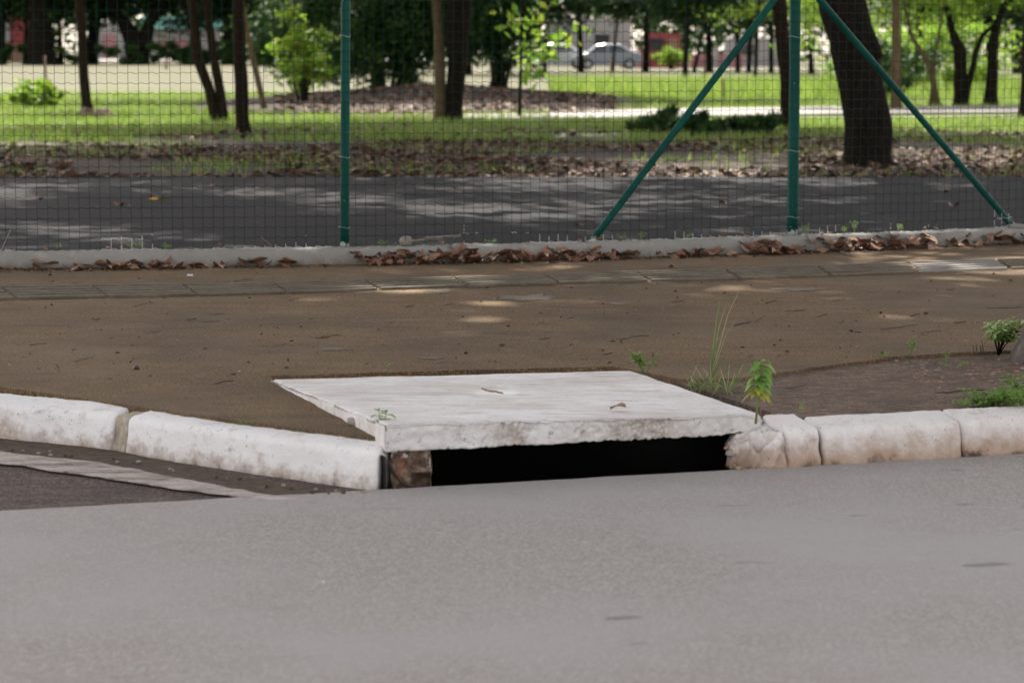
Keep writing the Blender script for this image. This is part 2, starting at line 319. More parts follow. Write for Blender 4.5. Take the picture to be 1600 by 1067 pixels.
M = dict(
    road=m_road(), pave=m_pave(), rough=m_rough(), ground=m_ground(), path=m_path(), wire=m_wire(), post=m_post(),
    slab=m_slab('white_painted_slab', 1.0, .0, (.78, .765, .745)),
    kerb=m_white('white_painted_kerb', 1.2, .9, (.78, .77, .75), (-.01, .045), (.36, .28, .21)),
    kerb2=m_white('stained_white_kerb', 1.3, 1.1, (.74, .71, .68), (.005, .115), (.36, .25, .17)),
    fkerb=m_white('grey_white_kerb', 2.4, .85, (.29, .285, .26), (.115, .17), (.17, .14, .10)),
    block=m_white('broken_brick_and_mortar', 1.6, 1.3, (.40, .34, .29), (.0, .15), (.16, .10, .065)),
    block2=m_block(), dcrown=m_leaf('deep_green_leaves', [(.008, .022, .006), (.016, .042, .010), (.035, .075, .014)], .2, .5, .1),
    mortar=m_simple('stained_mortar', (.22, .18, .12), (.5, .45, .36), 40),
    dirt=m_simple('gutter_dirt', (.03, .02, .014), (.13, .088, .06), 25, .95, .01, .9),
    gutter=m_gut(),
    strip=m_lip(),
    tactile=m_simple('ribbed_paving_tile', (.05, .040, .025), (.18, .15, .108), 7, .9, .004, .6, aniso=(.5, 1.5, 1)),
    tilelight=m_simple('ribbed_tile_cleaner', (.15, .14, .12), (.27, .25, .22), 20, .9, .004, .6),
    dark=m_simple('drain_chamber_shade', (.008, .007, .006), (.02, .018, .015), 5),  # near-black walls: the shade inside the opening is put into the colour
    cement=m_simple('grey_cement_crumb', (.17, .15, .13), (.36, .33, .30), 30),
    spill=m_simple('grey_cement_spill', (.10, .078, .058), (.23, .195, .16), 60, .95, .006, .9),
    bark=m_bark('dark_brown_bark', (.006, .005, .004), (.024, .018, .013)),
    barkr=m_bark('red_brown_bark', (.009, .006, .004), (.034, .022, .014)),
    barktan=m_bark('pale_tan_bark', (.055, .04, .023), (.16, .12, .07)),
    barkgrey=m_bark('grey_rough_bark', (.06, .055, .05), (.22, .20, .18)),
    stake=m_simple('weathered_wood', (.12, .07, .045), (.28, .18, .12), 9),
    twig=m_simple('dark_twig', (.02, .013, .009), (.09, .06, .042), 60),
    stone=m_simple('grey_stone', (.14, .13, .11), (.32, .30, .26), 25),
    crown=m_leaf('dark_tree_leaves', [(.018, .045, .008), (.035, .085, .014), (.07, .14, .02), (.11, .19, .03)], .3, .5, .15),
    crown2=m_leaf('bright_tree_leaves', [(.05, .11, .015), (.10, .19, .025), (.19, .28, .035), (.33, .36, .04)], .45, .5, .2),
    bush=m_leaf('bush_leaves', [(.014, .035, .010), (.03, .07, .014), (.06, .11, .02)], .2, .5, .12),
    weed=m_leaf('weed_leaves', [(.11, .24, .04), (.19, .34, .07), (.30, .44, .13)], .35, .5, .3),
    weedpale=m_leaf('variegated_leaves', [(.16, .30, .07), (.34, .48, .16), (.62, .68, .38)], .3, .5, .3),
    weedyel=m_leaf('yellowing_leaves', [(.32, .36, .05), (.45, .45, .08), (.36, .28, .06)], .35, .5, .3),
    grass=m_leaf('grass_blades', [(.06, .10, .02), (.12, .165, .035), (.20, .235, .07), (.27, .24, .12)], .4, .5, .3),
    grasst=m_leaf('thin_grass_tuft', [(.08, .17, .03), (.17, .27, .07), (.40, .38, .20)], .3, .5, .3),
    litter=m_leaf('fallen_leaf_litter', [(.014, .008, .005), (.045, .023, .012), (.095, .048, .026), (.15, .09, .055), (.30, .22, .16)], .05, .6, .2),
    dl1=m_simple('dry_leaf_brown', (.13, .06, .034), (.32, .17, .105), 25, .55, .004, .6, .5),
    dl2=m_simple('dry_leaf_dark', (.05, .022, .014), (.15, .07, .042), 25, .5, .004, .6, .5),
    dl3=m_simple('dry_leaf_tan', (.22, .12, .07), (.42, .25, .16), 25, .6, .004, .6, .5),
    yellow=m_simple('yellow_leaf', (.35, .2, .02), (.55, .36, .04), 25, .6),
    redwall=m_simple('faded_red_wall', (.17, .035, .035), (.26, .065, .065), .6, .9),
    pinkwall=m_simple('pink_wall', (.26, .12, .13), (.34, .17, .18), .6, .9),
    palewall=m_simple('pale_render', (.22, .21, .205), (.30, .29, .28), .6, .9),
    greyroad=m_simple('far_pale_paving', (.15, .138, .128), (.24, .222, .205), .6, .9),
    tealroof=m_simple('teal_roof_sheet', (.10, .30, .26), (.16, .40, .35), 1, .6),
    glass=m_simple('dark_glass', (.015, .018, .02), (.03, .035, .04), 3, .1, spec=.6),
    tyre=m_simple('tyre_rubber', (.012, .012, .012), (.03, .03, .03), 20),
    rim=m_simple('wheel_rim', (.3, .3, .31), (.42, .42, .43), 9, .35),
    silver=m_simple('silver_car_paint', (.20, .22, .25), (.25, .27, .30), 1, .3, spec=.6),
    whitecar=m_simple('white_car_paint', (.36, .40, .38), (.42, .46, .44), 1, .3, spec=.6),
    lamp=m_simple('red_lamp_plastic', (.3, .01, .01), (.4, .02, .02), 5, .3),
    butt=m_simple('white_paper', (.7, .7, .7), (.8, .8, .8), 10),
    seed=m_simple('dark_seed', (.02, .008, .008), (.05, .02, .02), 50, .4, spec=.5),
)
# ------------------------------------------------------------------ setting: road, gutter, pavement
ZP = .118
def jit(pts, step=.03, amp=.005, z=None, sc=9):
    out = []
    for a, b in zip(pts[:-1], pts[1:]):
        n = max(1, int((b-a).length/step))
        if n > 200: n = 200
        for i in range(n):
            p = a.lerp(b, i/n); q = Vector((nz(p.x, p.y, 3.1, sc), nz(p.x, p.y, 8.7, sc), 0))*amp + Vector((nz(p.x, p.y, 5.1, sc*4), nz(p.x, p.y, 1.7, sc*4), 0))*amp*.5
            out.append(p+q)
    out.append(pts[-1].copy()); return out
def sheet(name, outline, mat, depth, closed_depth=True):
    n = len(outline); z0 = outline[0].z
    m = MB(); v = list(outline)+[Vector((p.x, p.y, p.z-depth)) for p in outline]
    m.add(v, [tuple(range(n))]+[(i, i+n, (i+1) % n+n, (i+1) % n) for i in range(n)])
    o = m.build(name, mat, smooth=False)
    return tag(o, kind='structure')
# road: near sheet up to its broken edge line
e0, e1 = P(0, 798, 0), P(1600, 708, 0); ed = (e1-e0).normalized()
rl = e0-ed*40; rr_ = e1+ed*40
edge = [rl]+jit([e0-ed*2, e1+ed*2], .012, .008)+[rr_]
road = sheet('road', [Vector((-60, -40, 0)), Vector((60, -40, 0))]+edge[::-1], M['road'], .08)
# left gutter surface (older brown asphalt, lower than the new layer)
zg = -.008
gl = [e0-ed*40+Vector((0, -.03, zg)), Vector((-.33, (e0.lerp(e1, .33)).y, zg))]
xr = -.345
ylr = e0.y+(xr-e0.x)*ed.y/ed.x
gut = sheet('gutter', [Vector((rl.x, rl.y-.05, zg)), Vector((xr, ylr-.05, zg)), Vector((xr, 7.9, zg)), Vector((-3.5, 10.5, zg)), Vector((-12, 19, zg)), Vector((-40, 30, zg))], M['gutter'], .1)
# dirt against the kerb and the pale concrete lip
zd = zg+.005; zs = zg+.010
dirt = sheet('gutter_dirt', jit([P(x, y, zd) for x, y in ((-320, 660), (0, 680), (190, 705), (400, 748), (600, 780))]+[P(x, y, zd) for x, y in ((520, 782), (430, 778), (300, 750), (150, 728), (0, 712), (-320, 690))], .03, .012), M['dirt'], .004)
strip = sheet('gutter_lip', jit([P(x, y, zs) for x, y in ((-320, 672), (0, 705), (150, 722), (300, 750), (440, 776), (470, 779), (405, 779), (300, 765), (150, 743), (0, 721), (-320, 688))], .02, .014, sc=14), M['strip'], .004)
# kerb back line on the left, slab and pavement outline
kb = [P(x, y, ZP) for x, y in ((0, 604), (190, 631), (400, 661), (598, 684))]
k0 = kb[0]+(kb[0]-kb[1]).normalized()*1.0+Vector((0, .15, 0)); k1 = k0+Vector((-1.2, 1.0, 0)); k2 = k1+Vector((-5.2, 1.6, 0))
SL = dict(FL=Vector((-.338, 7.13, .168)), FR=Vector((.712, 7.55, .137)), BL=P(424, 592, .127), BR=P(985, 578, .130))
xs = np.array([0, 400, 800, 1200, 1600.]); ys = np.array([421, 415, 408, 396, 379.])
fp = np.array([P(a, b, ZP)[:2] for a, b in zip(xs, ys)]); cf = np.polyfit(fp[:, 0], fp[:, 1], 2)
def fy(x):
    xc = min(max(x, -3.2), 3.4); return np.polyval(cf, xc)+np.polyval(np.polyder(cf), xc)*(x-xc)
fx = np.linspace(-9, 12, 2101); fyv = np.array([fy(a) for a in fx]); arc = np.concatenate([[0], np.cumsum(np.hypot(np.diff(fx), np.diff(fyv)))])
def FP(s, off=0.0, z=0.0):
    x = np.interp(s, arc, fx); y = fy(x); d = (fy(x+.01)-fy(x-.01))/.02; n = math.hypot(1, d)
    return Vector((x-d/n*off, y+off/n, z))
def F_at(px, off, z):                 # arc length on the fence line seen at column px
    best = min(arc[::3], key=lambda s: abs(FP(s, off, z).x/FP(s, off, z).y-(px-800)/F)); return best
crack = [P(x, y, ZP) for x, y in ((985, 577), (1060, 592), (1150, 591), (1230, 580), (1300, 570), (1400, 557), (1500, 551), (1600, 547))]
cR = crack[-1]+(crack[-1]-crack[-2]).normalized()*9
front = [FP(s, .01, ZP) for s in np.linspace(0, arc[-1], 30)]
outl = [k2, k1, k0]+jit(kb, .02, .006)[:-1]
outl += jit([P(598, 684, ZP), P(588, 672, ZP), P(566, 655, ZP), P(545, 640, ZP), P(500, 618, ZP), P(440, 598, ZP), P(418, 588, ZP), P(560, 583, ZP), P(760, 577, ZP), P(960, 573, ZP)]+crack, .02, .012)
outl += [cR]+front[::-1]
pave = sheet('pavement', outl, M['pave'], .10)
# lower, rougher concrete to the right of the cover slab
ZR = .107
rb = [P(x, y, ZR) for x, y in ((990, 574), (1070, 588), (1300, 566), (1600, 540))]
rk = [P(x, y, ZR) for x, y in ((1600, 630), (1515, 636), (1290, 655), (1225, 654), (1198, 652))]
rough = sheet('old_pavement', [rb[0]]+rb[1:]+[rb[-1]+(rb[-1]-rb[-2]).normalized()*9, rk[0]+(rk[0]-rk[1]).normalized()*9]+jit(rk, .02, .008)+jit([P(1205, 645, ZR), P(1100, 610, ZR), P(1000, 580, ZR)], .02, .008), M['rough'], .08)
# drain chamber under the slab: open towards the gutter
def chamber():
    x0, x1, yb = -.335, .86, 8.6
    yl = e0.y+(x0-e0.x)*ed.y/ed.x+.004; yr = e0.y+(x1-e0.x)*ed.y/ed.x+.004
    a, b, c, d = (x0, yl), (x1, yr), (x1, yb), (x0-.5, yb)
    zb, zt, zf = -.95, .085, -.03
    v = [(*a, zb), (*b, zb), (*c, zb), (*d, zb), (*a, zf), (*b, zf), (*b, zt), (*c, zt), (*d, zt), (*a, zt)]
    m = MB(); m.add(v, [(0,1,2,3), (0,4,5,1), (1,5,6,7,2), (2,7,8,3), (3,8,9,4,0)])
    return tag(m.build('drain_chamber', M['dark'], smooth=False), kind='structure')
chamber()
# ribbed paving strip
def tactile():
    lo = [(-300, 473), (0, 469), (400, 461), (800, 447), (1200, 436), (1600, 421), (1900, 409)]
    hi = [(-300, 452), (0, 449), (400, 444), (800, 433), (1200, 420), (1600, 405), (1900, 392)]
    A = [P(x, y, ZP) for x, y in lo]; B = [P(x, y, ZP) for x, y in hi]
    m = MB(); ml = MB()
    def samp(L, t):
        i = min(int(t), len(L)-2); return L[i].lerp(L[i+1], t-i)
    T = 17; n = 0
    for k in range(T):
        t0 = k*6/T+.012; t1 = (k+1)*6/T-.006
        mm = ml if k == 13 else m
        dz = .004+.004*random.random()
        for r in range(5):
            u0 = r/5+.01; u1 = u0+.125
            pts = []
            for q in range(7):
                t = t0+(t1-t0)*q/6; a, b = samp(A, t), samp(B, t); w = random.uniform(-.004, .004)
                sh = (b-a).length*.22
                p, p2 = a.lerp(b, u0+w), a.lerp(b, u1+w); p.x -= u0*.08; p2.x -= u1*.08
                pts.append((p, p2))
            v = []
            for p, p2 in pts:
                h = ZP+dz+.006
                v += [(p.x, p.y, ZP-.01), (p.x, p.y+.008, h), (p2.x, p2.y-.008, h), (p2.x, p2.y, ZP-.01)]
            f = [(4*i+j, 4*(i+1)+j, 4*(i+1)+j+1, 4*i+j+1) for i in range(6) for j in range(3)]+[(0, 1, 2, 3), (27, 26, 25, 24)]
            mm.add(v, f)
        a0, a1, b0, b1 = samp(A, t0), samp(A, t1), samp(B, t0), samp(B, t1)
        mm.add([(a0.x, a0.y, ZP+.002), (a1.x, a1.y, ZP+.002), (b1.x-.08, b1.y, ZP+.003), (b0.x-.08, b0.y, ZP+.003)], [(0, 1, 2, 3)])
    tag(m.build('tactile_paving', M['tactile'], smooth=False), kind='structure')
    tag(ml.build('tactile_paving', M['tilelight'], smooth=False), kind='structure')
tactile()
# park ground and path
pa, pb = P(-400, 277.5, .1), P(2000, 274.5, .1); pdv = (pb-pa).normalized()
def gz(x, y):
    z = .075
    far = y-(pa.y+(x-pa.x)*pdv.y/pdv.x)
    if far > 0:
        z += .04*min(1, far/1.5)+.02*min(1, far/3)*nz(x, y, 0, .8)
    r = math.hypot((x+1.5)/5.2, (y-55)/11); z += .38*max(0, 1-r)**1.2 if r < 1 else 0
    k = min(1, max(0, (y-60)/50)); k = k*k*(3-2*k); l = min(1, max(0, (-x-2-.02*y)/6)); z += .45*k*l
    return z
def ground():
    yv = np.concatenate([np.linspace(11.5, 24, 14), np.linspace(24.4, 70, 90), np.geomspace(71, 900, 50)])
    xv = np.linspace(-1, 1, 121); v = []; nx = len(xv)
    for y in yv:
        w = 14+y*.9
        for x in xv:
            X = w*np.sign(x)*abs(x)**1.8; v.append((X, y, gz(X, y)))
    f = [(j*nx+i, j*nx+i+1, (j+1)*nx+i+1, (j+1)*nx+i) for j in range(len(yv)-1) for i in range(nx-1)]
    m = MB(); m.v = v; m.f = f; return tag(m.build('ground', M['ground']), kind='structure')
ground()
pth = [FP(s, .10, .1) for s in np.linspace(0, arc[-1], 30)]+jit([pb, pa], .12, .06, sc=3)
sheet('park_path', pth, M['path'], .03)
fa = [P(x, y, .125) for x, y in ((700, 181), (900, 178), (1000, 173), (1300, 168), (1700, 167), (1700, 176), (1300, 180), (1000, 185), (860, 188), (700, 188))]
for p in fa: p.z = .15
sheet('far_footpath', fa, M['greyroad'], .1)
fr = [Vector((-26, 150, .62)), Vector((-26, 172, .66)), Vector((-5, 172, .66)), Vector((-5, 150, .62))]
sheet('far_road', fr, M['greyroad'], .1)

# ------------------------------------------------------------------ drain cover slab
def slab():
    fl, fr_, bl, br = SL['FL'], SL['FR'], SL['BL'], SL['BR']
    def fn(u, v, w):
        p = fl.lerp(fr_, u).lerp(bl.lerp(br, u), v)
        th = .078-.018*u+.02*v
        rag = 0
        bot = .004*nz(p.x, p.y, 4, 23)+.007*max(0, nz(u*6, v*4, 2.2, 1))+.007*max(0, nz(p.x, v*.2, 1, 90))+.006*max(0, nz(p.x, v*.2, 6, 170))
        if u > .5: bot += .016*(u-.5)*max(0, .4+nz(u*9, 7, 0, 1))+.008*max(0, nz(p.x, 3, 9, 60))
        z = p.z-(1-w)*(th-bot*(1-w))
        q = Vector((p.x, p.y, z))
        # rounded worn arris
        ex = min(u, 1-u)*1.05; ey = min(v, 1-v)*1.1
        wear = .010+.006*nz(p.x, p.y, 0, 7)
        if w == 1:
            for e in (ex, ey):
                if e < wear: q.z -= (wear-e)**2/wear*.8
        if v == 0:
            cr = .006*nz(p.x, z, 0, 9)+.0035*nz(p.x, z, 5, 45)
            rc = max(0, 1-abs(u-.62)/.2); rc2 = max(0, 1-abs(u-.33)/.07)
            cr += (rc+rc2)*(.010*abs(nz(p.x, z, 9, 60))+.004)
            q.y += cr+(.010*(1-w) if w < 1 else 0)
            if w == 1: q.z -= .003*abs(nz(p.x, 0, 0, 40))
        if u == 0: q.x += .006*nz(p.y, z, 2, 12)-.0*(1-w)
        if u == 1: q.x += .010*nz(p.y, z, 2, 12)
        if v == 1: q.y += .008*nz(p.x, z, 6, 14)
        if w == 1: q.z += .0022*nz(p.x, p.y, 0, 6)+.0008*nz(p.x, p.y, 0, 40)
        cz = max(0, 1-((1-u)**2+v**2)**.5/.05)
        q.z -= .012*cz
        return q
    # left edge bulges like the photo's worn side
    o = grid_solid(fn, 280, 60, 16).build('drain_cover_slab', M['slab'])
    tag(o, 'thick white painted concrete slab covering the storm drain', 'drain cover')
slab()
# kerb stones
def kerb(p0, p1, wdt, z0, zt0, zt1, label, mat, rad=.03, back_rise=.02, batter=.02, seed=0, amp=.0025, bend=0, tw=.0, chips=0, skew=0, skew0=0, dents=(), group='white painted kerb stones'):
    p0, p1 = Vector(p0), Vector(p1); L = (p1-p0).length; t = (p1-p0).normalized(); nrm = Vector((-t.y, t.x, 0))
    NU = max(30, int(L/.009))
    def fn(u, v, w):
        zt = zt0+(zt1-zt0)*u; h = zt-z0
        X, Y, Z = u*L, v*wdt, w*h
        r = rad*.75; re = .006
        cx = min(max(X, re), L-re); cy = max(Y, r); cy = min(cy, wdt-.01); cz = min(Z, h-r)
        d = Vector(((X-cx)/re, (Y-cy)/(r if Y < cy else .01), (Z-cz)/r))
        if d.length > 1:
            d.normalize()
        q = Vector((cx+d.x*re, cy+d.y*(r if Y < cy else .01), cz+d.z*r))
        q.y += batter*(q.z/h)+(0)
        q.z += back_rise*(q.y/wdt)*(q.z/h)
        if skew0: q.x += skew0*q.y*max(0, 1-2*u)
        if skew: q.x -= skew*q.y*max(0, (u-.5)*2)
        b = bend*4*u*(1-u)
        P3 = p0+t*q.x+nrm*(q.y+b); P3.z = z0+q.z
        a = P3*1.0
        k = amp*(1+1.2*(1-w))
        P3 += Vector((nz(a.x, a.y, a.z+seed, 9), nz(a.x+5, a.y, a.z+seed, 9), nz(a.x, a.y+9, a.z+seed, 9)))*k
        P3 += Vector((nz(a.x, a.y, a.z+seed, 34), nz(a.x+5, a.y, a.z+seed, 34), nz(a.x, a.y+9, a.z+seed, 34)))*k*.6
        P3 += Vector((0, nz(a.x+5, a.y, a.z+seed, 80), nz(a.x, a.y+9, a.z+seed, 80)))*.0012
        if chips > .1:
            c = nz(a.x*1.0, a.y, seed+a.z*1.2, 24)
            if c > .2 and w > .3: P3 += (nrm-Vector((0, 0, .5)))*min(.012, (c-.2)*.1)
            c = nz(a.x, a.y, a.z+3, 55); P3 += nrm*c*.010+Vector((0, 0, 1))*nz(a.x, a.y, a.z+8, 45)*.012*w
        for du, dw, dr, dd in dents:
            e = 1-math.hypot((u*L-du), (q.z-dw))/dr*(1+.5*nz(a.x, a.z, 3, 50))
            if e > 0: P3 += (nrm*.9-Vector((0, 0, .25)))*dd*min(1, e*5)
        if chips:
            c = nz(a.x, a.y*.5, seed+a.z*1.5, 11)
            if c > .25: P3 += (nrm*.7-Vector((0, 0, 1)))*(c-.25)*chips
        return P3
    o = grid_solid(fn, NU, 12, 16).build('kerb_stone', mat)
    return tag(o, label, 'kerb stone', group)
zk = -.03
def kp(x, y, z=zg): p = P(x, y, z); p.z = 0; return p
a = kp(-330, 655); b = kp(172, 704.5); c = kp(192, 709); d = kp(588, 768)
kerb(a, b, .12, zk, .096, .096, 'left end kerb stone, white with a dark scuffed foot, cut by the photo edge', M['kerb'], seed=1, back_rise=.016, rad=.024)
kerb(c, d, .12, zk, .096, .094, 'long white kerb stone curving down to the left side of the drain opening', M['kerb'], seed=2, bend=-.010, rad=.026, back_rise=.016, skew=.55)
# mortar joint between the two left stones
jt = kerb(b-Vector((0, -.012, 0)), c-Vector((0, -.012, 0)),   .10, zk, .088, .088, 'mossy mortar plug between the two left kerb stones', M['mortar'], seed=3, rad=.02, amp=.006)
jt.name = 'mortar_joint'; jt['category'] = 'mortar joint'; del jt['group']
# right: broken stone, shifted piece, long stone, end stone
r0 = kp(1152, 737, 0)+Vector((0, .01, 0)); r1 = kp(1232, 732, 0)+Vector((0, .01, 0)); r2 = kp(1287, 728, 0)+Vector((0, .01, 0)); r3 = kp(1508, 715.5, 0)+Vector((0, .01, 0)); r4 = kp(1900, 690, 0)
brk = kerb(r0, r1, .15, -.03, .054, .092, 'crumbled, broken end of the right kerb bordering the drain opening', M['kerb2'], seed=5, skew0=.35, amp=.009, chips=.12, rad=.022, batter=.03, dents=[(.012, .075, .022, .03)])
kerb(r1+Vector((.004, -.002, 0)), r2-Vector((.002, 0, 0)), .135, -.03, .104, .100, 'short cracked white kerb piece with a raised lip, next to the crumbled end', M['kerb2'], seed=6, amp=.004, chips=.02, rad=.03, back_rise=.028)
kerb(r2+Vector((.003, 0, 0)), r3, .13, -.03, .098, .098, 'long brown stained white kerb stone right of the drain opening', M['kerb2'], seed=7, rad=.030, batter=.022, back_rise=.02)
kerb(r3+Vector((.004, .003, 0)), r4, .13, -.03, .098, .10, 'right end kerb stone with weeds on its back edge, cut by the photo edge', M['kerb2'], seed=8, rad=.030, batter=.022, back_rise=.02)
# support block under the slab
def block():
    p0 = P(612, 764, -.01); p1 = P(671, 762, -.01); dv = (p1-p0)
    def fn(u, v, w):
        p = p0+dv*u; q = Vector((p.x, p.y+.03+v*.16, -.05+w*.158))
        k = .009
        q += Vector((nz(q.x, q.y, q.z, 20), nz(q.x+3, q.y, q.z, 20), 0))*k+Vector((nz(q.x, q.y, q.z, 60), nz(q.x+3, q.y, q.z, 60), 0))*k*.6
        if v == 0 and u > .48 and w < .5: q.y += .05*min(1, (u-.48)*9)*min(1, (.5-w)*7)
        if v == 0: q.y += .02*max(0, nz(u*4, w*4, 3.3, 1))
        return q
    o = grid_solid(fn, 30, 10, 34).build('support_block', M['block'])
    o.data.materials[0] = M['block2']
    tag(o, 'crumbling brick and mortar block propping the left end of the slab', 'support block')
    m = MB(); pts = [P(608, 722, .05), P(618, 738, .03), P(628, 752, .01), P(645, 762, -.0)]
    for p in pts: p.y = p0.y+.005; 
    pts = [PD(x, y, p0.y+.008) for x, y in ((606, 718), (613, 735), (626, 752), (640, 760), (655, 764))]
    m.tube(pts, [.004, .0045, .004, .003, .002], 6)
    tag(m.build('root', M['twig']), 'thin bare root hanging down in front of the support block', 'root')
block()
# mortar crumbs at slab corner and pavement wedge
def pebble(p, r, mat, label, cat='pebble', name='pebble', group=None, sq=.6, seed=0):
    m = MB(); n = 10; v = []; f = []
    for i in range(7):
        th = math.pi*i/6
        for k in range(n):
            ph = 2*math.pi*k/n; d = Vector((math.sin(th)*math.cos(ph), math.sin(th)*math.sin(ph), math.cos(th)*sq))
            v.append(d*r*(1+.35*nz(d.x+seed, d.y, d.z+seed, 1.7)))
    f = [(i*n+k, (i+1)*n+k, (i+1)*n+(k+1) % n, i*n+(k+1) % n) for i in range(6) for k in range(n)]
    m.add(v, f); o = m.build(name, mat); o.location = (p[0], p[1], p[2]+r*sq*.7); o.rotation_euler = (0, 0, seed)
    return tag(o, label, cat, group)
pebble(P(560, 664, ZP), .030, M['cement'], 'grey mortar crumb wedged beside the left slab edge', seed=3, sq=.5)
pebble(P(549, 655, ZP), .014, M['cement'], 'small pale crumb above the grey mortar crumb at the slab edge', seed=4)
0 and pebble(PD(1172, 688, 7.42), .020, M['kerb2'], 'broken lump at the mouth of the drain beside the crumbled kerb', seed=8)
pebble(PD(1141, 712, 7.46), .016, M['cement'], 'rubble fragment low at the right end of the drain opening', seed=9)
pebble(PD(1136, 702, 7.5), .010, M['dl3'], 'small orange fragment at the right end of the drain opening', seed=10)

# ------------------------------------------------------------------ fence kerb, fence
ZK = .202
def fkerb():
    ss = np.arange(0, arc[-1], .03); m = MB(); v = []
    prof = [(0, -.06), (0, .055), (.004, .07), (.014, .08), (.05, .083), (.10, .082), (.125, .078), (.13, .06), (.13, -.06)]
    for s in ss:
        for o, h in prof:
            p = FP(s, o, ZP+h)
            p += Vector((0, nz(p.x, h*3, 1, 14), nz(p.x, h*3+5, 1, 9)))*.006+Vector((0, nz(p.x, h*3, 1, 50), nz(p.x, h*3+5, 1, 45)))*.003
            v.append(p)
    n = len(prof); m.add(v, [(i*n+k, (i+1)*n+k, (i+1)*n+k+1, i*n+k+1) for i in range(len(ss)-1) for k in range(n-1)])
    tag(m.build('fence_kerb', M['fkerb']), 'low rough whitewashed concrete kerb running along the foot of the wire fence', 'kerb')
fkerb()
def fence():
    s1 = F_at(539, .07, ZK); s2 = F_at(1243, .07, ZK)
    t = thing('wire_fence', 'green wire mesh fence on round green posts with slanted braces', 'fence', FP(s1, .07, ZK))
    inv = t.location
    TOPZ = 2.05
    m = MB()
    # vertical wires
    sA, sB = s1-3.6, s2+3.0; NV = int((sB-sA)/.05); NH = int((TOPZ-ZK)/.05)
    V = []; Fq = []; r = .0011
    def seg(pts):
        n0 = len(V)
        for i, p in enumerate(pts):
            a, b, c = p
            tx = Vector(pts[min(i+1, len(pts)-1)])-Vector(pts[max(i-1, 0)])
            if abs(tx.z) > abs(tx.x): V.extend([(a-r, b-r*.6, c), (a+r, b-r*.6, c), (a, b+r, c)])
            else: V.extend([(a, b-r*.6, c-r), (a, b-r*.6, c+r), (a, b+r, c)])
        for i in range(len(pts)-1):
            for k in range(3): Fq.append((n0+i*3+k, n0+i*3+(k+1) % 3, n0+(i+1)*3+(k+1) % 3, n0+(i+1)*3+k))
    off = .035
    def wob(s, z): return .007*nz(s, z, 0, 1.6), .006*nz(s+9, z, 4, 1.3), .010*nz(s, z, 8, .9)
    for i in range(NV+1):
        s = sA+i*.05; pts = []
        for z in np.arange(ZK-.004, TOPZ+.01, .1):
            w = wob(s, z); p = FP(s+w[0], off+w[1], z); pts.append((p.x-inv.x, p.y-inv.y, z-inv.z))
        seg(pts)
    for j in range(NH+1):
        z0 = ZK+.004+j*.05; pts = []
        for i in range(NV*4+1):
            s = sA+i*.0125; w = wob(s, z0)
            ph = (i % 4)/4; z = z0+w[2]*.5+(.0042 if i % 4 == 1 else -.0042 if i % 4 == 3 else 0)*(1 if (i//4) % 2 else .6)
            p = FP(s+w[0], off-.002+w[1], z); pts.append((p.x-inv.x, p.y-inv.y, z-inv.z))
        seg(pts)
    npmesh('wire_mesh', np.array(V), np.array(Fq), M['wire'], t)
    def post(s, r, lean=0, zt=2.1):
        m = MB(); b = FP(s, off+.006+r, ZK-.02)-inv
        n = 14; pts = [(b.x+lean*k/n, b.y, b.z+(zt-ZK)*k/n) for k in range(n+1)]
        m.tube(pts, r, 24); o = m.build('post', M['post'], t)
        # ties
        for z in (.115, .46, 1.05, 1.5):
            q = MB(); c = Vector((b.x+lean*z/2, b.y, b.z+z))
            ring = [(c.x+(r+.002)*math.cos(a), c.y+(r+.002)*math.sin(a), c.z+.004*math.sin(a*2)) for a in np.linspace(0, 2*math.pi, 17)]
            ring += [(c.x-r-.004, c.y-.012, c.z+.004), (c.x-r-.009, c.y-.016, c.z+.001)]
            q.tube(ring, .0016, 5); q.build('tie_wire', M['rim'], o)
        return b
    b1 = post(s1, .0228, .02); b2 = post(s2, .029, .0)
    post(s1-2.75, .0228, 0); post(s2+2.75, .0228, 0)
    top = PD(1251, -44, (b2+inv).y); top = Vector((b2.x, b2.y, top.z-inv.z))
    for px, py, r in ((921, 382, .0185), (1585, 349, .0175)):
        sb = F_at(px, .07, ZK); pb_ = FP(sb, off+.03, ZK-.01)-inv
        m = MB(); m.tube([pb_.lerp(top, k/10) for k in range(11)], r, 18)
        m.build('brace', M['post'], t)
    m = MB(); 
    for dz in (0, .01): m.tube([(top.x+.034*math.cos(a), top.y+.034*math.sin(a), top.z+dz) for a in np.linspace(0, 2*math.pi, 20)], .005, 6)
    m.build('clamp', M['rim'], t)
    # mortar foot of the right brace
    return s1, s2
s1, s2 = fence()
sb = F_at(1590, .06, ZK); q = FP(sb, .05, ZK-.01)
pebble(q, .05, M['cement'], 'white mortar lump at the foot of the right slanted brace', 'mortar lump', 'mortar_lump', seed=12, sq=.35)

